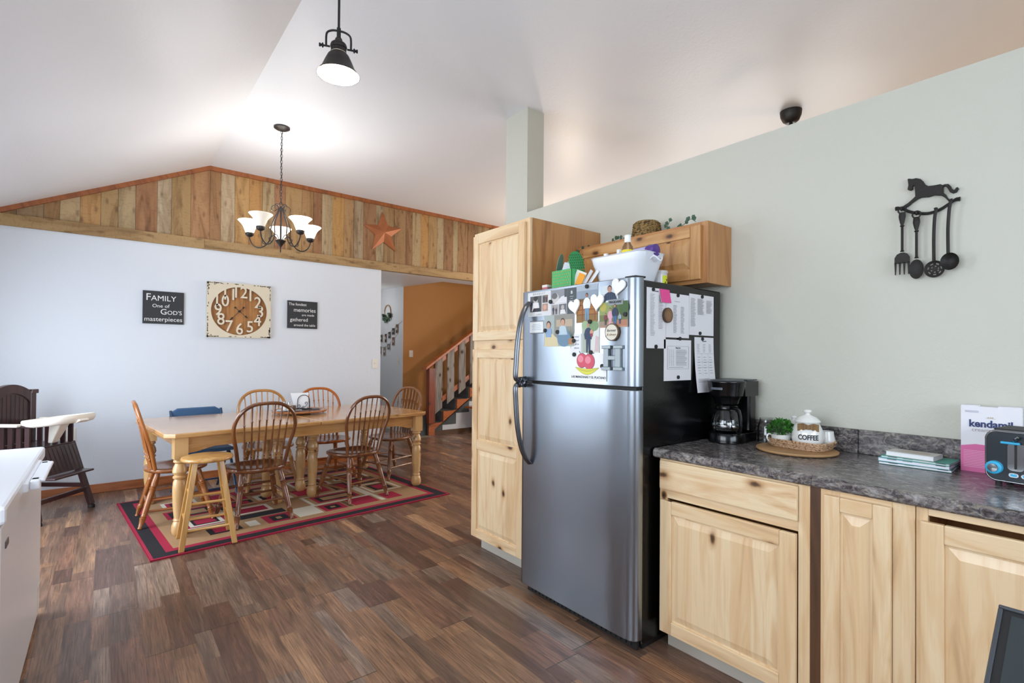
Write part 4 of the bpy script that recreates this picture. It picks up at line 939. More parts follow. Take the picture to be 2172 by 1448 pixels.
# board, tray, canisters
mb = MB(); mb.lathe([(.148, 0), (.160, .003), (.164, .008), (.162, .013), (.001, .013)], 48); tag(mb.build('round_board', M['tan_d'], loc=(2.430, .982, CZ), smooth=True), 'round tan wooden board under the woven tray', 'board')
BZ = CZ + .0135
t = thing('woven_tray', 'pale woven straw tray with rounded corners on the round board', 'tray', (2.472, .980, BZ), R(-94))
mb = MB(); rg = tub_mesh(.222, .148, .250, .176, .032, .045, .005, 8); add_rings(mb, rg); mb.build('tray_body', M['straw'], parent=t, smooth=True)
mb = MB(); 
for z, k in ((.008, .25), (.016, .5), (.024, .8), (.033, 1.02)):
    ring = [(rg[0][i][0] + (rg[3][i][0]-rg[0][i][0])*k, rg[0][i][1] + (rg[3][i][1]-rg[0][i][1])*k, z) for i in range(len(rg[0]))]
    rr_ = []
    for i in range(len(ring)):
        a, b = Vector(ring[i]), Vector(ring[(i+1) % len(ring)]); m_ = max(1, int((b-a).length / .006)); rr_ += [a.lerp(b, j/m_) for j in range(m_)]
    mb.tube([(p.x*(1+.010*math.sin(i*1.9+z*400)), p.y*(1+.010*math.sin(i*1.9+z*400)), p.z) for i, p in enumerate(rr_)], .0042, 5, closed=True)
mb.build('woven_strands', M['straw'], parent=t, smooth=True)
IZ = BZ + .006
def canister(label, x, y, s_, txt=None, rz=0, bow=True):
    t = thing('ceramic_canister', label, 'canister', (x, y, IZ), rz, 'white ceramic canisters')
    mb = MB(); p = [(.040, 0), (.050, .004), (.062, .025), (.066, .050), (.062, .080), (.052, .103), (.048, .112), (.050, .116)]
    mb.lathe([(r*s_, z*s_) for r, z in p], 40); mb.build('canister_body', M['ceram'], parent=t, smooth=True, ang=60)
    mb = MB(); p = [(.052, .116), (.054, .120), (.050, .126), (.036, .140), (.014, .149), (.010, .153), (.011, .158), (.018, .163), (.018, .168), (.012, .173), (.001, .174)]
    mb.lathe([(r*s_, z*s_) for r, z in p], 36); mb.build('lid', M['ceram'], parent=t, smooth=True, ang=60)
    if txt:
        mb = MB(); mb.col = lin('1c2230'); vs, fs = text_mesh(txt, .030, ext=0, sx=.80, bold=.0008)
        mb.add([(.0675*math.sin(vx/.066)*s_, -.0675*math.cos(vx/.066)*s_, .053*s_ + vz) for vx, vy, vz in vs], fs); mb.build('lettering', M['paper'], parent=t)
    if bow:
        mb = MB(); n = 14
        for s2 in (-1, 1):
            vs = []
            for k in range(7):
                a = s2 * R(2 + 6.5 * k); w_ = .006 + .010 * min(1, k/2.5); r_ = (.0615 + .003 * math.sin(k*1.3)) * s_; dz = (.103 - .0012*k) * s_
                for zz in (-w_, w_): vs.append((r_*math.sin(a), -r_*math.cos(a), dz + zz))
                for zz in (w_, -w_): vs.append(((r_-.004)*math.sin(a), -(r_-.004)*math.cos(a), dz + zz))
            mb.add(vs, [(4*k+j, 4*k+4+j, 4*k+4+(j+1) % 4, 4*k+(j+1) % 4) for k in range(6) for j in range(4)] + [(24, 25, 26, 27), (3, 2, 1, 0)])
        mb.box(-.006, .006, -.066*s_, -.058*s_, .089*s_, .107*s_); mb.build('bow', M['linen'], parent=t)
    return t
canister('large white ceramic canister lettered COFFEE with a burlap bow', 2.455, .945, .98, 'COFFEE', R(-66))
canister('smaller white ceramic canister half hidden behind the COFFEE canister', 2.533, 1.034, .74, None, R(-75))
t = thing('ceramic_creamer', 'small white ceramic jug at the right rear of the woven tray', 'jug', (2.545, .900, IZ)); mb = MB(); mb.lathe([(.026, 0), (.034, .006), (.036, .03), (.030, .055), (.028, .072), (.025, .072), (.028, .05), (.032, .03), (.001, .006)], 26, cap=False); mb.build('jug_body', M['ceram'], parent=t, smooth=True)
mb = MB(); mb.tube(catmull([(.028, 0, .062), (.046, 0, .058), (.050, 0, .04), (.034, 0, .022)], 5), .0035, 8); mb.build('handle', M['ceram'], parent=t, smooth=True)
t = thing('potted_herb', 'small leafy green artificial plant in a white cup', 'potted plant', (2.435, 1.050, IZ), R(-66))
mb = MB(); mb.lathe([(.024, 0), (.030, .003), (.040, .025), (.043, .050), (.040, .050), (.036, .04), (.001, .04)], 30, cap=False); cup = mb.build('cup', M['ceram'], parent=t, smooth=True)
mb = MB(); mb.tube(catmull([(-.038, -.01, .046), (-.052, -.014, .048), (-.058, -.016, .034), (-.050, -.014, .018), (-.034, -.01, .014)], 5), .0038, 8); mb.build('handle', M['ceram'], parent=cup, smooth=True)
rnd = random.Random(4); mb = MB()
for k in range(26):
    a = rnd.uniform(0, 2*PI); r_ = rnd.uniform(.01, .05); mb.tube([(0, 0, .035), (r_*.5*math.cos(a), r_*.5*math.sin(a), .06), (r_*math.cos(a), r_*math.sin(a), rnd.uniform(.07, .10))], .0011, 4)
mb.build('stems', M['leaf'], parent=t)
mb = MB()
for k in range(230):
    a = rnd.uniform(0, 2*PI); b = math.acos(rnd.uniform(-.15, 1)); r_ = rnd.uniform(.6, 1.0); d = Vector((math.sin(b)*math.cos(a), math.sin(b)*math.sin(a), math.cos(b)))
    p = Vector((d.x * .056 * r_, d.y * .056 * r_, .062 + d.z * .052 * r_)); leaf(mb, p, (d.x + rnd.uniform(-.6, .6), d.y + rnd.uniform(-.6, .6), d.z + rnd.uniform(-.4, .6)), rnd.uniform(.014, .022), .0062, (rnd.random(), rnd.random(), 1))
lf = mb.build('foliage', M['leaf'], parent=t); lf['kind'] = 'stuff'
# stack of books
def book(label, x, y, z, w, l, h, rz, cover, page, extra=None, cat='book'):
    global LASTB; LASTB = t = thing('book', label, cat, (x, y, z), rz, 'books stacked by the cereal box')
    mb = MB(); mb.col = lin(cover); mb.box(-w/2, w/2, -l/2, l/2, 0, .0015); mb.box(-w/2, w/2, -l/2, l/2, h - .0015, h); mb.box(w/2 - .0015, w/2, -l/2, l/2, 0, h)
    if extra: extra(mb, w, l, h)
    mb.build('cover', M['paper'], parent=t)
    mb = MB(); mb.col = lin(page); mb.box(-w/2 + .002, w/2 - .002, -l/2 + .002, l/2 - .002, .0016, h - .0016); mb.build('pages', M['paper'], parent=t)
def sq(mb, w, l, h):
    for k, c in enumerate(('2e3b34', 'c8cfc6', '6f8f86', '40433f')): mb.col = lin(c); mb.box(-w/2 - .0003, -w/2, -l/2 + l*.05 + .05*k, -l/2 + l*.05 + .05*k + .03, h - .003, h - .0005)
book('thin white booklet with green back cover at the very bottom of the stack', 2.50, .560, CZ + .0004, .15, .225, .010, R(3), '2f6f68', 'ecebf0', sq)
book('thick white softcover book second from the bottom of the stack', 2.50, .562, CZ + .0108, .145, .222, .013, R(1), '86b9c4', 'efeef4', sq)
book('teal and grey spiral planner under the top notebook', 2.505, .555, CZ + .0242, .145, .215, .008, R(-2), '4f9b8c', 'dfe6e6', sq)
def spiral(mb, w, l, h):
    mb.col = lin('c4b8a8'); mb.add([(-w*.3, -l*.35, h+.0003), (w*.2, -l*.35, h+.0003), (w*.25, l*.2, h+.0003), (-w*.2, l*.35, h+.0003)], [(0, 1, 2, 3)])
book('small white spiral notebook with floral cover on top of the stack', 2.495, .572, CZ + .0326, .10, .155, .018, R(-4), 'cfcdc8', 'f3f2f4', spiral)
mb = MB()
for k in range(26): y = .500 + .0058 * k; mb.tube([(2.5435 + .004*math.cos(a), y, CZ + .0326 + .014 + .007*math.sin(a)) for a in [R(q_) for q_ in range(-60, 200, 40)]], .0007, 4)
o = mb.build('wire_binding', M['chrome'], parent=LASTB); o.matrix_parent_inverse = LASTB.matrix_basis.inverted()
mb = MB(); mb.col = lin('c9c8c6'); mb.box(-.05, .05, -.05, .05, 0, .0004); tag(mb.build('paper_sheet', M['paper'], loc=(2.515, .638, CZ + .0001), rotz=R(25)), 'loose grey paper corner under the left end of the books', 'paper')
# cereal carton (faces -x)
t = thing('cereal_box', 'white and pink food carton with navy lettering, behind the toaster', 'box', (2.535, .437, CZ), -PI/2 + R(3))
BW, BH, BD = .165, .248, .055
mb = MB(); mb.col = lin('ebe9ee'); mb.box(0, BW, 0, BD, 0, BH - .004); mb.box(.001, BW*.30, 0, BD, BH - .004, BH); mb.box(BW*.62, BW - .001, 0, BD, BH - .004, BH)
mb.col = lin('e26fa6'); mb.box(-.0004, BW + .0004, -.0006, BD, .0, .095)
mb.add([(-.0004, -.0008, .095), (BW, -.0008, .095), (BW, -.0008, .10), (BW*.25, -.0008, .104)], [(0, 1, 2, 3)])
for k in range(11): rect(mb, .008, BW*.62 - random.random()*.01, .018 + .006*k, .0195 + .006*k, 'f2bdd6', 3)
text(mb, 'kendamil', .036, BW*.5, -.0012, .180, '26346b', bold=.0011, sx=.92)
text(mb, 'creamy', .020, BW*.36, -.0012, .158, 'b9b3b6')
for k, (x_, z_) in enumerate(((.075, .118), (.085, .128), (.068, .132), (.092, .138), (.10, .120), (.078, .143))): ell(mb, x_, z_, .002, .004, 'd3a86c', 3, 8); rect(mb, x_ - .0004, x_ + .0004, z_ - .012, z_, 'd3a86c', 2)
for k in range(3): ell(mb, .076 + .006*k, .205, .0022, .003, 'c9b9a2', 2, 8)
rect(mb, .07, .096, .2015, .2025, 'c9b9a2', 2); rect(mb, .012, .05, .226, .228, 'a9a7bb', 2); rect(mb, .012, .05, .222, .224, 'a9a7bb', 2)
mb.build('carton', M['paper'], parent=t)
# toaster, control end towards -x
t = thing('toaster', 'chrome long-slot toaster with dark end panel and bright blue knob and buttons', 'toaster', (2.335, .343, CZ), -PI/2 - R(7))
TW, TH, TD = .185, .185, .17
def rr_poly(x0, x1, z0, z1, r, n=6):
    o_ = []
    for cx, cz, a0 in ((x1-r, z0+r, -90), (x1-r, z1-r, 0), (x0+r, z1-r, 90), (x0+r, z0+r, 180)):
        for k in range(n): a = R(a0 + 90*k/(n-1)); o_.append((cx + r*math.cos(a), cz + r*math.sin(a)))
    return o_
mb = MB(); mb.prism(rr_poly(0, TW, .012, TH, .032), .006, TD); mb.build('shell', M['chrome'], parent=t, smooth=True, ang=40, bevel=.003)
mb = MB(); mb.prism(rr_poly(.006, TW - .006, .018, TH - .006, .027), -.001, .006); ep = mb.build('end_panel', pbr('smoked_panel', '2a2f35', .3, .4), parent=t, smooth=True, ang=40, bevel=.002)
mb = MB(); mb.box(.02, TW - .02, .02, TD - .01, TH - .002, TH + .003); mb.build('slot_frame', M['matblk'], parent=t, bevel=.002)
mb = MB(); mb.prism(rr_poly(.060, .100, .055, .145, .012), -.004, -.001); mb.build('lever_guide', M['chrome'], parent=ep, smooth=True)
mb = MB(); mb.box(.077, .083, -.0055, -.004, .062, .15); mb.build('lever_slot', M['matblk'], parent=ep)
mb = MB(); mb.box(.045, .092, -.018, -.0055, .142, .150); mb.build('lever', M['tblue'], parent=ep, bevel=.003)
mb = MB(); mb.tube(catmull([(.075, -.006, .150), (.08, -.02, .158), (.09, -.024, .168)], 4), .004, 8); mb.box(.09, .12, -.016, -.008, .136, .144); mb.build('lever_arm', M['chrome'], parent=ep, smooth=True)
mb = MB(); mb.M = Matrix.Translation((.028, -.001, .060)) @ Matrix.Rotation(R(90), 4, 'X'); mb.lathe([(.022, 0), (.021, .016), (.016, .020), (.001, .021)], 28); kn = mb.build('knob', M['tblue'], parent=ep, smooth=True)
mb = MB(); mb.M = Matrix.Translation((.028, -.022, .060)) @ Matrix.Rotation(R(90), 4, 'X'); mb.lathe([(.014, 0), (.013, .004), (.001, .005)], 24); mb.build('knob_cap', M['chrome'], parent=kn, smooth=True)
for k in range(3):
    x_ = .075 + .030*k; mb = MB(); mb.prism(rr_poly(x_ - .012, x_ + .012, .034, .048, .0065), -.005, -.001); b_ = mb.build('button', M['chrome'], parent=ep, smooth=True)
    mb = MB(); mb.prism(rr_poly(x_ - .008, x_ + .008, .037, .045, .0038), -.0065, -.005); mb.build('button_light', M['tblue'], parent=b_, smooth=True)
for x_, y_ in ((.03, .03), (TW-.03, .03), (.03, TD-.03), (TW-.03, TD-.03)): mb = MB(); mb.lathe([(.009, 0), (.009, .013)], 12, cx=x_, cy=y_); mb.build('foot', M['matblk'], parent=t, smooth=True)

# ---------------------------------------------------------------- cast iron rocking horse rack and ladles on the kitchen wall
HX, HY = XK - .004, .62
HO = [(0.001, 2.088), (0.007, 2.088), (0.017, 2.084), (0.03, 2.084), (0.044, 2.077), (0.053, 2.065), (0.06, 2.049), (0.07, 2.041), (0.088, 2.039), (0.108, 2.039), (0.115, 2.033), (0.122, 2.035), (0.133, 2.033), (0.14, 2.023), (0.144, 2.01), (0.151, 2.004), (0.156, 2.012), (0.161, 2.014), (0.164, 2.007), (0.158, 1.995), (0.147, 1.992), (0.137, 2.0), (0.13, 2.017), (0.123, 2.027), (0.116, 2.026), (0.117, 2.002), (0.125, 1.993), (0.132, 1.976), (0.142, 1.967), (0.139, 1.96), (0.132, 1.966), (0.123, 1.98), (0.111, 1.992), (0.088, 1.999), (0.07, 1.996), (0.047, 2.0), (0.035, 1.996), (0.018, 1.985), (0.001, 1.971), (-0.011, 1.972), (-0.017, 1.976), (0.004, 1.988), (0.021, 2.003), (0.027, 2.009), (0.026, 2.032), (0.025, 2.055), (0.018, 2.053), (0.019, 2.041), (0.011, 2.037), (0.001, 2.043), (0.002, 2.051), (0.004, 2.06), (0.003, 2.074)]
t = thing('utensil_rack', 'dark cast iron rocking horse wall rack', 'utensil rack', (HX, HY, 1.9), -PI/2)
mb = MB(); mb.prism([(x, z - 1.9) for x, z in HO][::-1], -.012, 0); mb.build('horse', M['iron'], parent=t, bevel=.002)
mb = MB(); mb.tube([(p.x, p.y, p.z) for p in catmull([(-.041, -.006, .073), (-.02, -.006, .071), (.001, -.006, .054), (.035, -.006, .038), (.07, -.006, .03), (.105, -.006, .037), (.133, -.006, .053), (.153, -.006, .066), (.168, -.006, .066)], 5)], [.0085]*3 + [.006]*33 + [.0075]*3 + [.0085]*2, 8); mb.build('rocker_bar', M['iron'], parent=t, smooth=True)
for x_, z_ in ((-.016, .064), (.034, .036), (.096, .034), (.146, .060)): mb = MB(); mb.tube(catmull([(x_, -.008, z_), (x_, -.020, z_ - .006), (x_, -.026, z_ - .002), (x_, -.028, z_ + .008)], 4), .0035, 7); mb.build('hook', M['iron'], parent=t, smooth=True)
GU = 'cast iron utensils hanging on the horse rack'
def utensil(label, name, x, pts, kind):
    t = thing(name, label, 'utensil', (HX - .020, HY - x, 1.9), -PI/2, GU)
    mb = MB()
    if kind in ('fork', 'spoon'):
        z0, zw, zn, ze = pts
        mb.tube([(0.014*math.cos(a), -.002, z0 - .012 + .014*math.sin(a)) for a in [2*PI*k/16 for k in range(16)]], .0028, 6, closed=True)
        mb.tube([(0, -.002, z0 - .022), (0, -.002, zw + .018), (0, -.002, zw), (0, -.002, zn + .012), (0, -.002, zn)], [.006, .011, .0125, .008, .0045], 10, flat=.4, up=(1, 0, .001))
        mb.tube([(0, -.002, zn), (0, -.002, zn - .003), (0, -.002, zn - .006), (0, -.002, ze + .006), (0, -.002, ze + .002), (0, -.002, ze)], [.008, .008, .0048, .0048, .008, .006], 8)
    else:
        z0, ze, bend = pts
        mb.tube(catmull([(.002, -.004, z0 + .004), (.006, -.009, z0 + .002), (.004, -.010, z0 - .012), (0, -.006, z0 - .04), (bend, -.003, z0 - .11), (bend*.8, -.004, ze)], 5), .0048, 8, flat=1.2)
    mb.build('handle', M['iron'], parent=t, smooth=True)
    mb = MB()
    if kind == 'fork':
        mb.prism([(-.026, -.165), (.026, -.165), (.026, -.140), (.018, -.126), (.006, -.120), (-.006, -.120), (-.018, -.126), (-.026, -.140)], -.005, -.001)
        for k in range(4): x_ = -.0225 + .015*k; mb.hexa([(x_-.002, -.005, -.212), (x_+.002, -.005, -.212), (x_+.002, -.002, -.212), (x_-.002, -.002, -.212), (x_-.0042, -.005, -.16), (x_+.0042, -.005, -.16), (x_+.0042, -.001, -.16), (x_-.0042, -.001, -.16)])
        mb.build('tines', M['iron'], parent=t, bevel=.001)
    else:
        cx, cz, rx, rz, dp = {'spoon': (.001, -.196, .0245, .040, .010), 'skim': (0, -.203, .033, .034, .012), 'ladle': (.004, -.180, .029, .034, .022)}[kind]
        n, m_ = 28, 7; vs = []; fs = []
        for side in (0, 1):
            for i in range(m_ + 1):
                f_ = i / m_
                for k in range(n): a = 2*PI*k/n; vs.append((cx + rx*f_*math.cos(a), -.006 - (1.5 if kind == 'ladle' else 0)*.004 + dp*(1-f_*f_)*.8 - dp*.4 + (.0022 if side else 0), cz + rz*f_*math.sin(a)))
        o_ = (m_+1)*n
        for i in range(m_):
            for k in range(n):
                k2 = (k+1) % n
                if kind == 'skim' and ((i == 2 and k % 5 < 2) or (i == 4 and k % 4 < 2)) : 
                    for base, r_ in ((0, 1),): 
                        a_, b_, c_, d_ = i*n+k, i*n+k2, (i+1)*n+k2, (i+1)*n+k
                        for u_, w_ in ((a_, b_), (b_, c_), (c_, d_), (d_, a_)): fs.append((u_, w_, w_+o_, u_+o_))
                    continue
                fs.append((i*n+k, i*n+k2, (i+1)*n+k2, (i+1)*n+k)); fs.append((o_+i*n+k, o_+(i+1)*n+k, o_+(i+1)*n+k2, o_+i*n+k2))
        for k in range(n): k2 = (k+1) % n; fs.append((m_*n+k, m_*n+k2, o_+m_*n+k2, o_+m_*n+k))
        mb.add(vs, fs); mb.build('bowl', M['iron'], parent=t, smooth=True, ang=50)
    return t
utensil('cast iron fork with four tines, leftmost of the hanging utensils', 'serving_fork', -.014, (.070, .031, -.006, -.116), 'fork')
utensil('cast iron solid spoon with an oval bowl, beside the fork', 'serving_spoon', .034, (.042, -.002, -.037, -.150), 'spoon')
utensil('cast iron skimmer whose round head is pierced with holes', 'skimmer', .093, (.036, -.170, -.003), 'skim')
utensil('cast iron ladle with deep round bowl, furthest right', 'ladle', .138, (.058, -.150, -.004), 'ladle')

# ================================================================ DINING WALL
WY = YD - .0008
t = thing('wall_clock', 'square cream distressed wall clock with cut-out numerals over a wood disc', 'clock', (.825, WY, 1.512))
CW, CH = .630, .592; cx, cz, rx, rz = CW*.5, CH*.49, .275, .262
mb = MB(); mb.col = lin('d9cfb8'); n = 64; sqv = []; elv = []
for k in range(n):
    a = 2*PI*k/n; c_, s_ = math.cos(a), math.sin(a); m_ = max(abs(c_)/(CW/2), abs(s_)/(CH/2)); sqv.append((CW/2 + c_/m_, CH/2 + s_/m_)); elv.append((cx + rx*c_, cz + rz*s_))
vs = []
for y in (-.040, -.022): vs += [(x, y, z) for x, z in sqv] + [(x, y, z) for x, z in elv]
fs = []
for k in range(n): j = (k+1) % n; fs += [(k, j, n+j, n+k), (2*n+k, 3*n+k, 3*n+j, 2*n+j), (k, 2*n+k, 2*n+j, j), (n+k, n+j, 3*n+j, 3*n+k)]
mb.add(vs, fs); mb.build('face_plate', M['paper'], parent=t)
mb = MB(); mb.col = lin('cfc5ae'); mb.box(0, CW, -.022, 0, 0, .02); mb.box(0, CW, -.022, 0, CH-.02, CH); mb.box(0, .02, -.022, 0, .02, CH-.02); mb.box(CW-.02, CW, -.022, 0, .02, CH-.02); mb.build('frame', M['paper'], parent=t)
mb = MB()
for k in range(7):
    x0 = .02 + (CW-.04)*k/7; mb.box(x0+.001, x0 + (CW-.04)/7-.001, -.010, -.004, .02, CH-.02, 'z')
mb.build('wood_backing', woodmat('clock_wood', 'b07a42', '94602f', '6c4220', .5, 0, .8, .0, coat=0), parent=t)
mb = MB(); mb.col = lin('ddd3bd')
for k in range(1, 13):
    a = R(90 - 30*k); text(mb, str(k), .178, cx + .208*math.cos(a), -.031, cz + .200*math.sin(a), ext=.008, sx=.88, bold=.001)
mb.build('numerals', M['paper'], parent=t)
mb = MB(); mb.col = lin('3b3431'); rnd = random.Random(2)
for k in range(150):
    e = rnd.choice('lrtb'); q_ = abs(rnd.gauss(0, .07)) if rnd.random() < .75 else rnd.uniform(0, .6); 
    if rnd.random() < .5: q_ = 1e-3 + q_
    fl = rnd.random() < .5; d_ = abs(rnd.gauss(0, .010)); L_ = rnd.uniform(.010, .034); W_ = rnd.uniform(.005, .013)
    if e in 'lr': z0 = (CH - q_) if fl else q_; x0 = .001 + d_ if e == 'l' else CW - .001 - d_; L_, W_ = W_, L_
    else: x0 = (CW - q_) if fl else q_; z0 = .001 + d_ if e == 'b' else CH - .001 - d_
    x0 = min(max(x0, .009), CW-.009); z0 = min(max(z0, .009), CH-.009)
    pp = [(x0 + L_/2*math.cos(a_)*rnd.uniform(.6, 1.2), -.0405, z0 + W_/2*math.sin(a_)*rnd.uniform(.6, 1.2)) for a_ in [2*PI*i_/7 for i_ in range(7)]]; mb.add(pp, [tuple(range(7))])
mb.build('worn_patches', M['paper'], parent=t)
for a, L_, nm in ((-42, .115, 'hour_hand'), (-133, .150, 'minute_hand')):
    mb = MB(); c_, s_ = math.cos(R(a)), math.sin(R(a)); f_ = lambda u, v: (cx + u*c_ - v*s_, cz + u*s_ + v*c_)
    mb.prism([f_(-.05, -.003), f_(L_*.62, -.002), f_(L_*.70, -.010), f_(L_, 0), f_(L_*.70, .010), f_(L_*.62, .002), f_(-.05, .003)], -.030 if a == -42 else -.034, -.027 if a == -42 else -.031)
    mb.prism([(f_(-.058, 0)[0] + .010*math.cos(2*PI*k/12), f_(-.058, 0)[1] + .010*math.sin(2*PI*k/12)) for k in range(12)], -.034, -.027); mb.build(nm, M['matblk'], parent=t)
mb = MB(); mb.M = Matrix.Translation((cx, -.010, cz)) @ Matrix.Rotation(R(90), 4, 'X'); mb.lathe([(.012, 0), (.012, .027), (.001, .028)], 18); mb.build('hub', M['matblk'], parent=t, smooth=True)
def sign(label, x0, x1, z0, z1, rows):
    t = thing('wall_sign', label, 'sign', (x0, WY, z0)); w_, h_ = x1-x0, z1-z0
    mb = MB(); mb.col = lin('36383b'); mb.box(0, w_, -.018, 0, 0, h_); mb.build('board', vc_rough, parent=t, bevel=.001)
    for s_, sz, fx, fz, kw in rows:
        mb = MB(); text(mb, s_, sz, w_*fx, -.0192, h_*fz, 'e9e9e8', **kw); mb.build('lettering', M['paper'], parent=t)
vc_rough = vcmat('black_canvas', .85, bmp=.3, bscale=180)
sign('black square sign reading FAMILY One of GODS masterpieces', .278, .624, 1.633, 1.962, [('F', .098, .13, .80, {}), ('AMILY', .076, .50, .775, dict(bold=.0)), ('One of', .050, .43, .545, {}), ('G', .080, .50, .365, {}), ("OD'S", .058, .77, .345, {}), ('masterpieces', .061, .50, .135, {})])
sign('black square sign reading The fondest memories are made gathered around the table', 1.641, 1.981, 1.641, 1.963, [('The fondest', .046, .33, .87, dict(sx=.9)), ('memories', .066, .57, .665, dict(sx=.95)), ('are made', .038, .68, .49, {}), ('gathered', .060, .38, .31, dict(sx=.95)), ('around the table', .040, .57, .115, dict(sx=.92))])
# tin star on the boards
t = thing('tin_star', 'large rust brown folded metal star on the plank gable', 'star', (2.822, YD + .002, 2.935)); mb = MB(); R1, R2 = .285, .118; P = []
for k in range(10): a = R(90 + 36*k + 3); r_ = R1 if k % 2 == 0 else R2; P.append((r_*math.cos(a), -.004 if k % 2 == 0 else -.006, r_*math.sin(a)))
P2 = [(x, 0.002, z) for x, y, z in P]; P += [(0, -.055, 0)] + P2
mb.add(P, [(k, (k+1) % 10, 10) for k in range(10)] + [(k, 11+k, 11+(k+1) % 10, (k+1) % 10) for k in range(10)] + [tuple(range(20, 10, -1))]); mb.build('star_body', M['rust'], parent=t)
def plate(name, label, cat, loc, rz, kind, w_=.073, h_=.117):
    t = thing(name, label, cat, loc, rz); mb = MB(); mb.box(-w_/2, w_/2, -.006, 0, -h_/2, h_/2); mb.build('cover_plate', M['outlet'], parent=t, bevel=.002)
    if kind == 'switch': mb = MB(); mb.box(-.005, .005, -.014, -.006, -.004, .014); mb.build('toggle', M['outlet'], parent=t, bevel=.001)
    else:
        for z_ in (.022, -.022):
            mb = MB(); mb.col = lin('dedad0'); mb.box(-.017, .017, -.009, -.006, z_-.015, z_+.015); mb.col = lin('2a2825')
            mb.box(-.008, -.0055, -.0094, -.009, z_-.002, z_+.008); mb.box(.0055, .008, -.0094, -.009, z_-.002, z_+.008); mb.box(-.002, .002, -.0094, -.009, z_-.011, z_-.007); mb.build('socket', M['paper'], parent=t)
plate('light_switch', 'white single light switch at the right end of the white dining wall', 'light switch', (2.724, YD - .0003, 1.221), 0, 'switch')
plate('light_switch', 'ivory light switch on the tan stair wall', 'light switch', (4.15, 7.9997, 1.36), 0, 'switch')
plate('power_outlet', 'ivory double power outlet low on the white wall by the high chair', 'power outlet', (-.255, YD - .0003, .57), 0, 'outlet', .085, .13)
plate('light_switch', 'pale light switch on the white hall wall under the hanging photos', 'light switch', (3.9897, 8.16, 1.22), -PI/2, 'switch')

# ================================================================ LIGHTS
t = thing('pendant_lamp', 'dark metal bell pendant lamp on a thin rod, lit', 'pendant light', (.79, 2.235, 2.574))
mb = MB(); mb.lathe([(.001, .136), (.026, .134), (.032, .120), (.034, .098), (.046, .085), (.060, .055), (.072, .025), (.088, .006), (.092, 0)], 40, cap=False); sh = mb.build('lamp_shade', M['bronze'], parent=t, smooth=True)
so = sh.modifiers.new('s', 'SOLIDIFY'); so.thickness = .0015
mb = MB(); mb.lathe([(.028, .112), (.042, .082), (.057, .052), (.069, .023), (.085, .005), (.0895, .001)], 40, cap=False); mb.build('reflector', M['shade_in'], parent=sh, smooth=True)
for r_, z_ in ((.0805, .010), (.074, .016)): mb = MB(); mb.tube([(r_*math.cos(2*PI*k/40), r_*math.sin(2*PI*k/40), z_) for k in range(40)], .0012, 5, closed=True); mb.build('shade_ring', pbr('ring_%d' % int(r_*1e4), 'b59468', .4), parent=sh, smooth=True)
mb = MB(); mb.ball((0, 0, .045), .038, 20, 12); mb.build('light_bulb', M['bulb2'], parent=t, smooth=True)
mb = MB(); mb.lathe([(.001, .168), (.012, .166), (.016, .158), (.014, .150), (.024, .146), (.033, .138), (.036, .128), (.034, .120), (.026, .118)], 28); mb.build('socket_cap', M['bronze'], parent=t, smooth=True)
mb = MB(); mb.tube(catmull([(-.052, 0, .120), (-.052, 0, .165), (-.046, 0, .185), (-.025, 0, .196), (0, 0, .198), (.025, 0, .196), (.046, 0, .185), (.052, 0, .165), (.052, 0, .120)], 4), .0045, 8)
for s_ in (-1, 1): mb.tube([(s_*.036, 0, .122), (s_*.062, 0, .122), (s_*.064, 0, .122), (s_*.068, 0, .122), (s_*.072, 0, .122), (s_*.076, 0, .122), (s_*.082, 0, .122)], [.004, .004, .010, .010, .004, .008, .007], 10)
yk = mb.build('yoke', M['matblk'], parent=t, smooth=True); yk.rotation_euler = (0, 0, R(-20))
mb = MB(); mb.tube([(0, 0, .16), (0, 0, .21)], .009, 10); mb.tube([(0, 0, .20), (0, 0, 3.341 - 2.574 - .012)], .0055, 10); mb.build('rod', M['matblk'], parent=t, smooth=True)
mb = MB(); mb.lathe([(.06, 3.341-2.574-.024), (.062, 3.341-2.574-.012), (.062, 3.341-2.574-.001)], 28); mb.build('ceiling_plate', M['bronze'], parent=t, smooth=True)
point('pendant_bulb_light', (.79, 2.235, 2.552), 9, (1, .93, .84), .03)

ccx, ccy = 1.189, 4.762; ca0 = math.atan2(ccy, ccx)
CT = ceil_z(ccx)
t = thing('chandelier', 'black iron chandelier with five white bell glass shades over the table', 'chandelier', (ccx, ccy, 2.25))
mb = MB(); mb.lathe([(.001, 0), (.004, .002), (.005, .02), (.008, .03), (.022, .052), (.040, .075), (.046, .082), (.030, .086), (.012, .090), (.009, .10)], 24); mb.build('finial', M['bronze'], parent=t, smooth=True)
mb = MB(); mb.tube([(0, 0, .09), (0, 0, .375)], .008, 12); mb.lathe([(.012, .355), (.016, .365), (.016, .378), (.008, .386)], 16); mb.tube([(.016*math.cos(a), 0, .402 + .016*math.sin(a)) for a in [2*PI*k/16 for k in range(16)]], .003, 7, closed=True); mb.build('stem', M['bronze'], parent=t, smooth=True)
mb = MB(); ztop = CT - 2.25 - .012; k = 0; z_ = .415
while z_ < ztop - .02:
    rot = (k % 2) * PI/2; mb.tube([(.008*math.cos(a)*math.cos(rot), .008*math.cos(a)*math.sin(rot), z_ + .016*math.sin(a)) for a in [2*PI*i/12 for i in range(12)]], .0021, 5, closed=True); z_ += .0262; k += 1
mb.tube(catmull([(.004, 0, .41), (-.012, .003, .52), (.005, 0, .62), (-.004, .004, .8), (.004, 0, ztop)], 8), .0018, 5)
mb.build('chain', M['matblk'], parent=t, smooth=True)
mb = MB(); mb.lathe([(.014, ztop - .022), (.05, ztop - .010), (.066, ztop), (.066, ztop + .011)], 30); mb.build('ceiling_canopy', M['bronze'], parent=t, smooth=True)
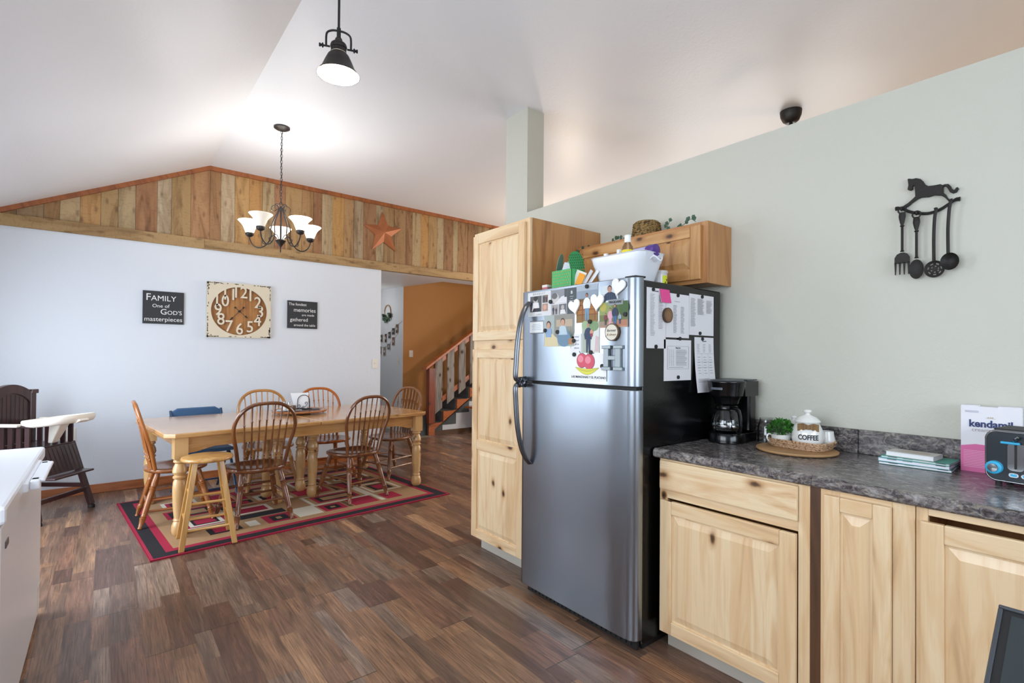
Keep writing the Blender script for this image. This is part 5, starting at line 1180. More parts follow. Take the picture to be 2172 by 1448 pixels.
for i in range(5):
    a = ca0 + 2*PI*i/5; c_, s_ = math.cos(a), math.sin(a); f_ = lambda r_, z_: (r_*c_, r_*s_, z_)
    mb = MB(); mb.tube(catmull([f_(.012, .368), f_(.030, .33), f_(.065, .255), f_(.082, .19), f_(.080, .13), f_(.098, .075), f_(.140, .030), f_(.190, .018), f_(.235, .045), f_(.258, .09), f_(.26, .115)], 6), .0050, 8)
    mb.tube(catmull([f_(.020, .088), f_(.040, .115), f_(.060, .128), f_(.078, .118), f_(.088, .095)], 5), .0038, 7)
    mb.tube(catmull([f_(.10, .070), f_(.125, .052), f_(.150, .060), f_(.152, .078), f_(.138, .078)], 5), .003, 6)
    mb.tube(catmull([f_(.035, .325), f_(.020, .37), f_(.040, .398), f_(.075, .385), f_(.080, .355), f_(.055, .345), f_(.035, .36)], 5), .0032, 6)
    ar = mb.build('arm', M['bronze'], parent=t, smooth=True)
    mb = MB(); mb.lathe([(.008, .108), (.018, .112), (.030, .122), (.034, .132), (.034, .144), (.030, .146)], 22, cx=.26*c_, cy=.26*s_); mb.build('shade_holder', M['bronze'], parent=ar, smooth=True)
    lit = i != 2
    mb = MB(); mb.lathe([(.028, .140), (.034, .150), (.043, .175), (.052, .200), (.066, .222), (.088, .244), (.094, .250)], 36, cx=.26*c_, cy=.26*s_, cap=False); sd = mb.build('glass_shade', M['frost' if lit else 'frost0'], parent=t, smooth=True); so = sd.modifiers.new('s', 'SOLIDIFY'); so.thickness = .003
    if not lit: sd['label'] = 'unlit alabaster glass shade'
    mb = MB(); mb.lathe([(.012, .146), (.014, .165), (.026, .19), (.026, .205), (.016, .222), (.001, .226)], 16, cx=.26*c_, cy=.26*s_); mb.build('light_bulb', M['bulb' if lit else 'ceram'], parent=sd, smooth=True)
    if lit: point('chandelier_bulb_light', (ccx + .26*c_, ccy + .26*s_, 2.25 + .262), 4.5, (.99, .985, .97), .03)
# ceiling fan beyond the half wall: canopy and rod show, the rest hangs below the wall line
fx, fy = 4.30, 1.785; FZ = ceil_z(fx)
t = thing('ceiling_fan', 'dark brown ceiling fan canopy on the ceiling beyond the half wall', 'ceiling fan', (fx, fy, FZ))
mb = MB(); mb.lathe([(.020, -.100), (.035, -.098), (.048, -.088), (.060, -.078), (.076, -.040), (.080, -.004), (.080, -.0005)], 32); mb.build('canopy', M['bronze'], parent=t, smooth=True)
mb = MB(); mb.tube([(0, 0, -.09), (0, 0, -.42)], .014, 14); mb.build('downrod', M['bronze'], parent=t, smooth=True)
mb = MB(); mb.lathe([(.02, -.57), (.10, -.56), (.12, -.50), (.11, -.44), (.03, -.40)], 30); mb.build('motor', M['bronze'], parent=t, smooth=True)
for i in range(5):
    mb = MB(); mb.M = Matrix.Rotation(2*PI*i/5 + .4, 4, 'Z'); mb.hexa([(.10, -.03, -.535), (.62, -.07, -.545), (.62, .07, -.525), (.10, .03, -.525), (.10, -.03, -.53), (.62, -.07, -.54), (.62, .07, -.52), (.10, .03, -.52)]); mb.build('blade', M['dkwood_gap'], parent=t)
mb = MB(); mb.lathe([(.001, -.70), (.06, -.69), (.09, -.65), (.095, -.60), (.06, -.57)], 26); mb.build('light_bowl', M['frost0'], parent=t, smooth=True)

# ================================================================ DINING SET
RUGZ = .009
# rug: pattern laid out on the pile
def rug_color(s, t_):
    W_, L_ = 2.37, 1.70
    cr, bk, tan, iv, br = 'a3163a', '17151c', 'a98660', 'd8d2c2', '6e5642'
    e = min(s, W_ - s, t_, L_ - t_)
    if e < .022: return cr
    if e < .105: return bk
    if e < .155: return cr
    if e < .20: return tan
    c = tan
    for x0, x1, y0, y1, col in RUGR:
        if x0 <= s <= x1 and y0 <= t_ <= y1: c = col
    return c
cr, bk, tan, iv, br = 'a3163a', '17151c', 'a98660', 'd8d2c2', '6e5642'
RUGR = []
def blk(x0, x1, y0, y1, *cols, st=.035):
    for k, c in enumerate(cols): RUGR.append((x0 + st*k, x1 - st*k, y0 + st*k*.9, y1 - st*k*.9, c))
blk(.40, .62, .26, .46, bk, cr); blk(.28, .62, .50, .80, iv, cr, iv, bk, cr, st=.025); blk(.64, .78, .24, .44, tan, iv); blk(.80, 1.02, .24, .46, cr, bk, tan, st=.045); blk(.66, 1.02, .48, .60, bk)
blk(.66, .96, .62, .82, iv, cr, st=.03); blk(1.04, 1.24, .24, .50, iv); blk(1.04, 1.30, .52, .80, tan); blk(1.26, 1.46, .24, .44, cr, bk, tan, st=.042); blk(1.47, 1.51, .24, .44, br); blk(1.52, 1.76, .24, .46, cr)
blk(1.24, 1.78, .46, .80, iv, tan, cr, bk, tan, st=.034); blk(1.78, 1.82, .24, .84, iv); blk(1.84, 2.00, .24, .44, cr); blk(1.84, 2.16, .52, .86, iv, tan, bk, cr, st=.032)
blk(.24, .60, .86, 1.10, cr, bk, tan); blk(.24, .56, 1.14, 1.44, tan, iv, cr, bk, st=.03); blk(.62, .90, .86, 1.06, bk, cr); blk(.62, .90, 1.10, 1.42, cr); blk(.94, 1.22, .86, 1.14, iv, bk, cr, st=.04); blk(.94, 1.3, 1.18, 1.44, cr, bk, tan)
blk(1.26, 1.58, .86, 1.08, cr); blk(1.34, 1.70, 1.12, 1.44, iv, cr, bk, tan, st=.03); blk(1.62, 1.80, .84, 1.08, bk, cr); blk(1.84, 2.14, .90, 1.14, bk, cr, st=.04); blk(1.76, 2.14, 1.18, 1.44, iv, bk, cr, st=.035)
mb = MB(); nx, ny = 237, 170; dx = .01; vs = []; fs = []
for j in range(ny + 1):
    for i in range(nx + 1): vs.append((i*dx, j*dx, RUGZ))
b0 = 0
for p in vs: mb.v.append(p)
cc = {}
for j in range(ny):
    for i in range(nx):
        c_ = rug_color((i+.5)*dx, (j+.5)*dx)
        if c_ not in cc: cc[c_] = lin(c_)
        mb.f.append([j*(nx+1)+i, j*(nx+1)+i+1, (j+1)*(nx+1)+i+1, (j+1)*(nx+1)+i]); mb.uv.append([(0, 0)]*4); mb.c.append(cc[c_]); mb.m.append(0)
mb.col = lin(cr); mb.box(0, 2.37, 0, .002, 0.0005, RUGZ); mb.box(0, 2.37, 1.698, 1.70, 0.0005, RUGZ); mb.box(0, .002, 0, 1.70, .0005, RUGZ); mb.box(2.368, 2.37, 0, 1.70, .0005, RUGZ); mb.box(0, 2.37, 0, 1.7, .0004, .001)
tag(mb.build('area_rug', M['rug'], loc=(.235, 3.975, 0), rotz=R(5)), 'crimson, black and tan geometric block rug under the dining table', 'rug')

# table
TA = R(6.5)
t = thing('dining_table', 'long honey pine extension table with turned legs', 'table', (1.40, 5.07, RUGZ), TA)
TZ0 = .755 - RUGZ
mb = MB()
pw = 1.20 / 1
for xa, xb in ((-1.14, -.002), (.002, 1.14)):
    n = 10
    P = [(xa, -.60), (xb, -.60), (xb, .60), (xa, .60)]
    if xa < -1: P = [(-1.14, -.54), (-1.08, -.60), (xb, -.60), (xb, .60), (-1.08, .60), (-1.14, .54)]
    else: P = [(xa, -.60), (1.08, -.60), (1.14, -.54), (1.14, .54), (1.08, .60), (xa, .60)]
    vs = [(x, y, TZ0 - .034) for x, y in P] + [(x, y, TZ0) for x, y in P]; m_ = len(P)
    fs = [tuple(range(m_-1, -1, -1)), tuple(range(m_, 2*m_))] + [(i, (i+1) % m_, (i+1) % m_ + m_, i + m_) for i in range(m_)]
    mb.add(vs, fs, [[(vs[i][1] + 3, vs[i][0] + 7) for i in f] for f in fs[:2]] + [[(vs[i][2] + 3, vs[i][0] + vs[i][1]) for i in f] for f in fs[2:]])
mb.build('tabletop', M['pine'], parent=t, bevel=.008)
mb = MB()
for s_ in (-1, 1):
    mb.box(-.99, .99, s_*.515 - .011, s_*.515 + .011, TZ0 - .125, TZ0 - .034, 'x'); mb.box(s_*1.02 - .011, s_*1.02 + .011, -.48, .48, TZ0 - .125, TZ0 - .034, 'y')
    for q_ in (-1, 1): mb.M = Matrix.Translation((0, s_*.515 - .011, 0)); mb.prism([(q_*.985, TZ0-.124), (q_*.80, TZ0-.124), (q_*.85, TZ0-.135), (q_*.93, TZ0-.155), (q_*.985, TZ0-.16)], 0, .022); mb.M = Matrix()
mb.build('apron', M['pine'], parent=t, bevel=.003)
mb = MB(); mb.box(-.90, .75, -.03, .01, TZ0 - .09, TZ0 - .036, 'x'); mb.box(-.90, .75, -.19, -.15, TZ0 - .09, TZ0 - .036, 'x'); mb.build('extension_slide', M['pine'], parent=t)
legp = [(0, .034), (.02, .044), (.06, .050), (.12, .048), (.17, .040), (.185, .034), (.20, .040), (.21, .036), (.23, .034), (.40, .043), (.60, .046), (.70, .042), (.735, .033), (.75, .044), (.77, .044), (.785, .033), (.80, .040), (.83, .047), (.88, .044), (.94, .030), (.96, .042), (.975, .042), (1, .034)]
def tleg(x, y):
    mb = MB(); zt = TZ0 - .036; sqh = .155
    mb.box(x - .043, x + .043, y - .043, y + .043, zt - sqh, zt, 'z'); mb.spindle((x, y, 0), (x, y, zt - sqh), legp, 24); mb.build('leg', M['pine_leg'], parent=t, smooth=True, ang=28)
for x, y in ((-1.035, -.53), (-1.035, .53), (1.035, -.53), (1.035, .53), (-.215, -.20), (-.215, .07), (.10, -.20), (.10, .07)): tleg(x, y)

# windsor chairs
lprof = [(0, .013), (.012, .017), (.03, .0125), (.16, .020), (.19, .024), (.205, .017), (.22, .022), (.235, .018), (.27, .019), (.60, .0225), (.70, .020), (.715, .0245), (.73, .018), (.745, .0235), (.76, .019), (.80, .023), (.95, .019), (1, .016)]
sprof = [(0, .008), (.15, .009), (.42, .0125), (.46, .009), (.48, .0145), (.5, .010), (.52, .0145), (.54, .009), (.58, .0125), (.85, .009), (1, .008)]
splain = [(0, .008), (.5, .0115), (1, .008)]
bprof = [(0, .0075), (.12, .009), (.16, .0065), (.17, .010), (.18, .0065), (.21, .0065), (.22, .010), (.235, .0065), (.30, .0085), (.66, .0058), (.74, .006), (.75, .0105), (.765, .006), (1, .0055)]
def make_chair(label, mat, x, y, rot, zb, group='bow-back dining chairs'):
    t = thing('dining_chair', label, 'chair', (x, y, zb), rot, group); m = M[mat]
    SZ = .440 - zb
    # seat with a dished top
    mb = MB(); n, rings = 40, 7; vs = []; fs = []
    def outline(a, f): 
        c_, s_ = math.cos(a), math.sin(a); ex = 2.6; k = (abs(c_)**ex + abs(s_)**ex) ** (-1/ex); w_ = .232 if s_ > 0 else .232 - .028 * abs(s_); return (w_*k*c_*f, (.215)*k*s_*f)
    for i in range(rings + 1):
        f = i / rings
        for k in range(n):
            px_, py_ = outline(2*PI*k/n, f); dish = -.016 * (1 - min(1, f*1.18)**2) if f < .85 else 0; vs.append((px_, py_, SZ + dish - (.004 if i == rings else 0)))
    for f, dz in ((1.012, -.014), (1.0, -.024), (.90, -.036), (.0, -.036)):
        for k in range(n): px_, py_ = outline(2*PI*k/n, f); vs.append((px_, py_, SZ + dz))
    R_ = rings + 5
    for i in range(R_ - 1):
        for k in range(n): k2 = (k+1) % n; fs.append((i*n+k, i*n+k2, (i+1)*n+k2, (i+1)*n+k))
    mb.add(vs, fs, [[(vs[q_][0] + x, vs[q_][1] + y) for q_ in f] for f in fs]); mb.build('seat', m, parent=t, smooth=True, ang=60)
    feet = [(-.235, .235), (.235, .235), (-.205, -.245), (.205, -.245)]; tops = [(-.155, .135), (.155, .135), (-.14, -.13), (.14, -.13)]
    L_ = []
    for (fx_, fy_), (tx, ty) in zip(feet, tops):
        mb = MB(); p0 = Vector((fx_, fy_, 0.001)); p1 = Vector((tx, ty, SZ - .03)); mb.spindle(p0, p1, lprof, 14); mb.build('leg', m, parent=t, smooth=True, ang=50); L_.append((p0, p1))
    def rung(i, j, h, pr):
        a = L_[i][0].lerp(L_[i][1], h); b = L_[j][0].lerp(L_[j][1], h); mb = MB(); mb.spindle(a, b, pr, 9); mb.build('stretcher', m, parent=t, smooth=True, ang=50)
    for h, pr in ((.36, splain), (.58, sprof)): rung(0, 1, h, pr)
    rung(2, 3, .42, splain)
    for h in (.30, .50): rung(0, 2, h, splain); rung(1, 3, h, splain)
    zt = .955 - zb
    hp = catmull([(-.168, -.150, SZ - .006), (-.196, -.180, .60 - zb), (-.222, -.212, .715 - zb), (-.222, -.238, .80 - zb), (-.185, -.262, .885 - zb), (-.105, -.278, .942 - zb), (0, -.285, zt), (.105, -.278, .942 - zb), (.185, -.262, .885 - zb), (.222, -.238, .80 - zb), (.222, -.212, .715 - zb), (.196, -.180, .60 - zb), (.168, -.150, SZ - .006)], 6)
    mb = MB(); mb.tube(hp, .0145, 10, flat=1.0); mb.build('back_hoop', m, parent=t, smooth=True)
    for k in range(7):
        xt = -.165 + .055*k; best = max((p for p in hp if abs(p.x - xt) < .03 and p.z > .8 - zb), key=lambda p: -abs(p.x - xt)); q_ = [p for p in hp if p.z > .78 - zb]
        q_.sort(key=lambda p: abs(p.x - xt)); a, b = q_[0], q_[1]; tt = 0 if abs(b.x - a.x) < 1e-6 else max(-.5, min(1.5, (xt - a.x)/(b.x - a.x))); top = a.lerp(b, tt)
        xb = xt * .80; bot = Vector((xb, -.165 - .012*(1 - (xb/.14)**2), SZ - .008))
        mb = MB(); mb.spindle(bot, top, bprof, 9); mb.build('spindle', m, parent=t, smooth=True, ang=50)
    return t
make_chair('orange-brown bow-back chair at the left end of the table, seen side-on', 'oak_md', .455, 4.93, -PI/2, RUGZ)
make_chair('dark brown bow-back chair on the near side, next to the round stool', 'oak_dk', .965, 4.53, R(4), RUGZ)
make_chair('dark brown bow-back chair on the near side, right of the table centre', 'oak_dk', 1.835, 4.67, R(13), RUGZ)
make_chair('bow-back chair at the far right end of the table near the hall', 'oak_dk2', 2.50, 5.28, R(106), RUGZ)
make_chair('golden bow-back chair on the wall side, left of the napkin holder', 'oak_lt', 1.27, 5.47, R(180), RUGZ)
make_chair('orange bow-back chair on the wall side, right of the napkin holder', 'oak_or', 1.87, 5.52, R(182), RUGZ)
# blue folding chair
t = thing('folding_chair', 'blue padded folding chair behind the left half of the table', 'folding chair', (.73, 5.55, RUGZ), R(188))
mb = MB(); mb.prism([(-.20, .42), (.20, .42), (.205, .44), (.19, .452), (-.19, .452), (-.205, .44)], -.19, .20); mb.build('seat', M['blue'], parent=t, bevel=.01)
mb = MB(); mb.prism([(-.215, .60), (.215, .60), (.23, .70), (.215, .765), (.16, .80), (-.16, .80), (-.215, .765), (-.23, .70)], -.265, -.235); mb.build('backrest', M['blue'], parent=t, bevel=.01)
for s_ in (-1, 1):
    mb = MB(); mb.tube(catmull([(s_*.215, .24, .012), (s_*.215, .05, .34), (s_*.215, -.12, .50), (s_*.215, -.25, .78)], 5), .012, 10); mb.build('leg', M['bluem'], parent=t, smooth=True)
    mb = MB(); mb.tube([(s_*.195, -.26, .012), (s_*.195, .06, .42)], .011, 10); mb.build('leg', M['bluem'], parent=t, smooth=True)
for y_, z_ in ((.20, .08), (-.20, .09)): mb = MB(); mb.tube([(-.21, y_, z_), (.21, y_, z_)], .009, 8); mb.build('stretcher', M['bluem'], parent=t, smooth=True)
# round stool
t = thing('round_stool', 'round-topped light wood stool on the near edge of the rug', 'stool', (.572, 4.175, RUGZ), R(-3))
H_ = .61 - RUGZ
mb = MB(); mb.lathe([(.14, H_-.030), (.158, H_-.026), (.164, H_-.015), (.160, H_-.004), (.150, H_), (.001, H_ - .002)], 40); mb.build('seat', M['stoolw'], parent=t, smooth=True, ang=50)
F_ = []
for sx_, sy_ in ((-1, -1), (1, -1), (1, 1), (-1, 1)):
    b_ = Vector((sx_*.158, sy_*.158, 0)); c_ = Vector((sx_*.078, sy_*.078, H_ - .028)); F_.append((b_, c_)); mb = MB(); d_ = .017
    mb.hexa([tuple(b_ + Vector(q_)) for q_ in ((-d_, -d_, 0), (d_, -d_, 0), (d_, d_, 0), (-d_, d_, 0))] + [tuple(c_ + Vector(q_)) for q_ in ((-d_, -d_, 0), (d_, -d_, 0), (d_, d_, 0), (-d_, d_, 0))]); mb.build('leg', M['stoolw'], parent=t, bevel=.004)
for k in range(4):
    for h_ in ((.22, .52) if k % 2 == 0 else (.31, .62)):
        a = F_[k][0].lerp(F_[k][1], h_); b = F_[(k+1) % 4][0].lerp(F_[(k+1) % 4][1], h_); mb = MB(); mb.tube([a, b], .0095, 10); mb.build('rung', M['stoolw'], parent=t, smooth=True)

# table centre
TT = .7556; lx, ly = 1.50, 5.22
t = thing('lazy_susan', 'round wooden turntable tray in the middle of the table', 'turntable', (lx, ly, TT))
mb = MB(); mb.lathe([(.10, 0), (.10, .014)], 30); mb.build('base', M['dkwood_gap'], parent=t, smooth=True)
mb = MB(); mb.lathe([(.22, .014), (.25, .018), (.255, .026), (.25, .034), (.235, .034), (.225, .030), (.001, .030)], 48); mb.build('tray', M['oak_md'], parent=t, smooth=True, ang=40)
LZ = TT + .0345
mb = MB(); mb.col = lin('3c4046'); mb.plan([(-.20, -.03), (.16, -.10), (.19, .0), (-.16, .08)], 0, .003); mb.col = lin('b9bfc6'); mb.plan([(-.24, -.06), (-.02, -.11), (.0, -.05), (-.20, .02)], .003, .006); mb.col = lin('dfe2e6'); mb.plan([(-.22, .0), (-.10, -.02), (-.09, .04), (-.19, .06)], .003, .0055)
tag(mb.build('magazines', M['paper'], loc=(lx, ly, LZ), rotz=R(4)), 'thin dark and pale booklets spread on the wooden turntable', 'magazine')
NZ = LZ + .0065
t = thing('napkin_holder', 'black wire napkin holder with arched scrolled sides', 'napkin holder', (lx + .03, ly - .015, NZ), R(-14))
mb = MB(); mb.box(-.075, .075, -.032, .032, 0, .004); mb.build('base', M['matblk'], parent=t)
for y_ in (-.030, .030):
    mb = MB(); mb.tube(catmull([(-.055, y_, .004), (-.055, y_, .08), (-.045, y_, .115), (-.02, y_, .135), (0, y_, .138), (.02, y_, .135), (.045, y_, .115), (.055, y_, .08), (.055, y_, .004)], 5), .003, 7)
    mb.tube(catmull([(-.05, y_, .008), (-.03, y_, .03), (-.04, y_, .045), (-.05, y_, .035)], 4), .0022, 6); mb.tube(catmull([(-.01, y_, .010), (.02, y_, .03), (.035, y_, .055), (.025, y_, .07), (.012, y_, .058), (.022, y_, .048)], 4), .0022, 6); mb.tube(catmull([(.0, y_, .03), (-.015, y_, .015), (-.03, y_, .012)], 4), .0022, 6)
    mb.build('arch', M['matblk'], parent=t, smooth=True)
mb = MB(); mb.col = lin('eceef0')
for k in range(7): y_ = -.024 + .0075*k; mb.hexa([(x_, y_ + .003*q_, z_) for x_, q_, z_ in ((-.085, 0, .012), (.030, 0, .004), (.030, 1, .004), (-.085, 1, .012), (-.115 - .001*k, 0, .155), (.045, 0, .155), (.045, 1, .155), (-.115 - .001*k, 1, .155))])
tag(mb.build('napkins', M['paper'], loc=(lx + .03, ly - .015, NZ + .002), rotz=R(-14)), 'stack of white paper napkins standing in the wire holder', 'napkins')
for k, (dx_, dy_, c_, lb) in enumerate(((-.115, -.06, 'cfc7ba', 'glass shaker with metal cap standing nearest the napkins on the turntable'), (-.145, -.01, 'e2dfda', 'pale glass shaker behind the nearest shaker on the turntable'))):
    t = thing('shaker', lb, 'shaker', (lx + dx_, ly + dy_, NZ)); mb = MB(); mb.col = lin(c_); mb.lathe([(.019, 0), (.021, .004), (.018, .03), (.017, .055), (.015, .058)], 18); mb.build('shaker_body', M['gloss'], parent=t, smooth=True)
    mb = MB(); mb.lathe([(.0165, .058), (.0175, .064), (.014, .076), (.001, .079)], 18); mb.build('cap', M['chrome'], parent=t, smooth=True)
mb = MB(); mb.lathe([(.022, 0), (.024, .003), (.024, .042), (.022, .046)], 18); tag(mb.build('spice_pot', M['dkwood_gap'], loc=(lx - .085, ly - .09, NZ), smooth=True), 'small dark brown pot in front of the shakers on the turntable', 'pot')

# ---------------------------------------------------------------- high chair (faces its local +y)
t = thing('high_chair', 'dark espresso wooden high chair with arched back against the white wall', 'high chair', (-.475, 5.68, 0), R(-128))
d = M['darkw']
def bar(mb, a, b, w_=.018, h_=.018):
    a, b = Vector(a), Vector(b); T_ = (b - a).normalized(); ref = Vector((0, 0, 1)) if abs(T_.z) < .8 else Vector((0, 1, 0)); u_ = T_.cross(ref).normalized(); v_ = u_.cross(T_)
    mb.hexa([tuple(a - u_*w_ - v_*h_), tuple(a + u_*w_ - v_*h_), tuple(a + u_*w_ + v_*h_), tuple(a - u_*w_ + v_*h_), tuple(b - u_*w_ - v_*h_), tuple(b + u_*w_ - v_*h_), tuple(b + u_*w_ + v_*h_), tuple(b - u_*w_ + v_*h_)])
for fx_, fy_, tx, ty, zt in ((-.25, .30, -.19, .17, .58), (.25, .30, .19, .17, .58), (-.25, -.26, -.19, -.14, .58), (.25, -.26, .19, -.14, .58)):
    mb = MB(); bar(mb, (fx_, fy_, .03), (tx, ty, zt), .023, .016); l_ = mb.build('leg', d, parent=t, bevel=.004)
    mb = MB(); mb.lathe([(.024, 0), (.026, .012), (.022, .03)], 14, cx=fx_, cy=fy_); mb.build('caster', M['matblk'], parent=l_, smooth=True)
for a, b in (((-.24, .27, .17), (.24, .27, .17)), ((-.24, -.22, .17), (.24, -.22, .17)), ((-.235, -.22, .2), (-.235, .26, .2)), ((.235, -.22, .2), (.235, .26, .2))): mb = MB(); bar(mb, a, b, .012, .018); mb.build('stretcher', d, parent=t, bevel=.003)
mb = MB(); mb.box(-.20, .20, -.16, .19, .55, .58); mb.build('seat', d, parent=t, bevel=.005)
mb = MB(); mb.prism([(-.165, .58), (.165, .58), (.165, .90), (.12, .97), (.06, 1.0), (0, 1.01), (-.06, 1.0), (-.12, .97), (-.165, .90)], -.175, -.160)
bk_ = mb.build('backrest', d, parent=t)
mb = MB()
for k in range(-4, 5): mb.box(k*.036 - .0012, k*.036 + .0012, -.1595, -.158, .60, .985 - .004*k*k)
mb.build('grooves', M['matblk'], parent=bk_)
for s_ in (-1, 1): mb = MB(); mb.box(s_*.185 - .024, s_*.185 + .024, -.19, -.145, .58, 1.01); mb.box(s_*.195 - .03, s_*.195 + .03, -.195, -.14, .985, 1.02); mb.build('back_post', d, parent=t, bevel=.004)
mb = MB(); n = 14; top = []; lo = []
for k in range(n + 1): x_ = -.165 + .33*k/n; q_ = math.cos(PI*(x_/.33)); top.append((x_, 1.005 + .065*max(0, q_)**.8)); lo.append((x_, .90 + .095*max(0, q_)**.7))
mb.prism(lo + top[::-1], -.19, -.15); mb.build('crest_rail', d, parent=t, bevel=.003)
for s_ in (-1, 1):
    mb = MB(); mb.box(s_*.195 - .018, s_*.195 + .018, -.15, .20, .745, .765); ar = mb.build('armrest', d, parent=t, bevel=.005)
    for k in range(5): mb = MB(); mb.box(s_*.195 - .007, s_*.195 + .007, -.10 + .065*k - .018, -.10 + .065*k + .018, .58, .745); mb.build('side_slat', d, parent=ar)
mb = MB(); mb.hexa([(-.17, .27, .36), (.17, .27, .36), (.17, .285, .36), (-.17, .285, .36), (-.18, .19, .57), (.18, .19, .57), (.18, .205, .57), (-.18, .205, .57)])
lr = mb.build('leg_panel', d, parent=t, bevel=.003); mb = MB()
for k in range(-4, 5): mb.hexa([(k*.038-.0015, .286, .37), (k*.038+.0015, .286, .37), (k*.038+.0015, .288, .37), (k*.038-.0015, .288, .37), (k*.038-.0015, .206, .565), (k*.038+.0015, .206, .565), (k*.038+.0015, .208, .565), (k*.038-.0015, .208, .565)])
mb.build('grooves', M['matblk'], parent=lr)
mb = MB(); mb.box(-.19, .19, .24, .37, .335, .352); mb.build('footrest', d, parent=t, bevel=.006)
# tray
TRZ = .79; mb = MB(); n = 32
def tr_out(f, dz):
    out = []
    for k in range(n): a = 2*PI*k/n; c_, s_ = math.cos(a), math.sin(a); ex = 3; q_ = (abs(c_)**ex + abs(s_)**ex)**(-1/ex); y_ = .185*q_*s_*f; x_ = .225*q_*c_*f; out.append((x_, .235 + y_, TRZ + dz + .02*(y_/.185)))
    return out
add_rings(mb, [tr_out(.86, -.040), tr_out(.95, -.034), tr_out(1, -.012), tr_out(1.0, .016), tr_out(.97, .024), tr_out(.94, .010), tr_out(.85, -.004), tr_out(.05, -.004)]); tr = mb.build('tray', M['cream'], parent=t, smooth=True, ang=60)
for s_ in (-1, 1): mb = MB(); mb.box(s_*.225 - .02, s_*.225 + .02, -.12, .12, TRZ - .035, TRZ - .012); mb.build('tray_arm', M['cream'], parent=tr, bevel=.005)
mb = MB(); mb.hexa([(-.035, .17, .60), (.035, .17, .60), (.03, .20, .60), (-.03, .20, .60), (-.06, .20, TRZ - .02), (.06, .20, TRZ - .02), (.05, .29, TRZ - .02), (-.05, .29, TRZ - .02)]); mb.build('tray_post', M['cream'], parent=tr, bevel=.008)
mb = MB(); mb.hexa([(-.055, .41, TRZ - .025), (.055, .41, TRZ - .025), (.045, .44, TRZ - .005), (-.045, .44, TRZ - .005), (-.055, .40, TRZ - .010), (.055, .40, TRZ - .010), (.045, .425, TRZ + .01), (-.045, .425, TRZ + .01)]); mb.build('tray_latch', M['cream'], parent=tr, bevel=.004)

# ---------------------------------------------------------------- chest freezer
t = thing('chest_freezer', 'white chest freezer with a handle on its lid, at the left edge', 'freezer')
mb = MB(); mb.box(-.98, -.252, 2.25, 3.545, .03, .782); mb.build('cabinet', M['white'], parent=t, bevel=.008)
mb = MB(); mb.box(-.985, -.240, 2.24, 3.555, .790, .850); ld = mb.build('lid', M['white'], parent=t, bevel=.012)
mb = MB(); mb.box(-.975, -.258, 2.26, 3.54, .780, .792); mb.build('seal', pbr('grey_rubber', '8a8c90', .6), parent=t)
mb = MB(); mb.box(-.244, -.226, 2.66, 3.20, .800, .838); mb.box(-.226, -.182, 2.72, 3.14, .824, .838); mb.box(-.226, -.196, 2.70, 2.76, .800, .838); mb.box(-.226, -.196, 3.10, 3.16, .800, .838); mb.build('handle', M['white'], parent=ld, bevel=.006)
mb = MB(); mb.box(-.252, -.249, 2.34, 2.40, .69, .712); mb.build('badge', M['handle'], parent=t)
mb = MB(); mb.box(-.252, -.250, 3.43, 3.50, .05, .17); mb.build('vent_cover', M['outlet'], parent=t, bevel=.001)
for x_, y_ in ((-.93, 2.30), (-.93, 3.50), (-.30, 2.30), (-.30, 3.50)): mb = MB(); mb.lathe([(.02, 0), (.02, .031)], 12, cx=x_, cy=y_); mb.build('foot', M['matblk'], parent=t)

# ================================================================ HALL AND STAIRS
SYF = 7.42; x0, z0, run, rise = 4.19, .205, .268, .188
t = thing('staircase', 'grey carpeted stairs with orange pine stringer behind a plank balustrade', 'stairs')
mb = MB(); N_ = 9
for k in range(N_): mb.box(x0 + run*k - .012, x0 + run*(k+1) + .01, SYF + .02, 7.998, 0 if k == 0 else z0 + rise*(k-1) - .05, z0 + rise*k)
mb.box(3.99, x0 - .012, SYF + .06, 7.998, 0, z0 + .15) ; mb.build('carpeted_steps', M['carpet'], parent=t, bevel=.012)
mb = MB(); P = [(x0 - .01, 0.0), (x0 + .10, 0.0), (x0 + .10, .10)]
zl = lambda x: .10 + (x - x0 - .10) * rise / run
P.append((x0 + run*N_, zl(x0 + run*N_)))
for k in range(N_ - 1, -1, -1): P += [(x0 + run*(k+1), z0 + rise*k), (x0 + run*k - (.01 if k == 0 else 0), z0 + rise*k)]
mb.prism(P, SYF - .015, SYF + .02, 'x'); mb.build('stringer', M['orange'], parent=t)
mb = MB(); mb.prism([(x0 + .10, .0), (x0 + run*N_, 0), (x0 + run*N_, zl(x0 + run*N_)), (x0 + .10, .10)], SYF + .03, SYF + .06); mb.build('side_panel', M['wall_w'], parent=t)
mb = MB(); mb.box(x0 + .10, 6.6, SYF + .015, SYF + .029, 0, .07, 'x'); mb.build('skirting', M['dkwood_gap'], parent=t)
t2 = thing('stair_balustrade', 'orange handrail on a red newel post with weathered grey board balusters', 'balustrade')
mb = MB(); mb.box(4.155, 4.275, SYF - .06, SYF + .045, z0 + .002, 1.12, 'z'); mb.build('newel_post', M['redw'], parent=t2, bevel=.004)
sl = rise / run * .97; rz_ = lambda x: 1.10 + (x - 4.10) * sl
mb = MB(); xa, xb = 4.08, 6.4; mb.hexa([(xa, SYF - .085, rz_(xa)), (xb, SYF - .085, rz_(xb)), (xb, SYF + .06, rz_(xb)), (xa, SYF + .06, rz_(xa)), (xa, SYF - .085, rz_(xa) + .05), (xb, SYF - .085, rz_(xb) + .05), (xb, SYF + .06, rz_(xb) + .05), (xa, SYF + .06, rz_(xa) + .05)]); mb.build('handrail', M['orange'], parent=t2, bevel=.006)
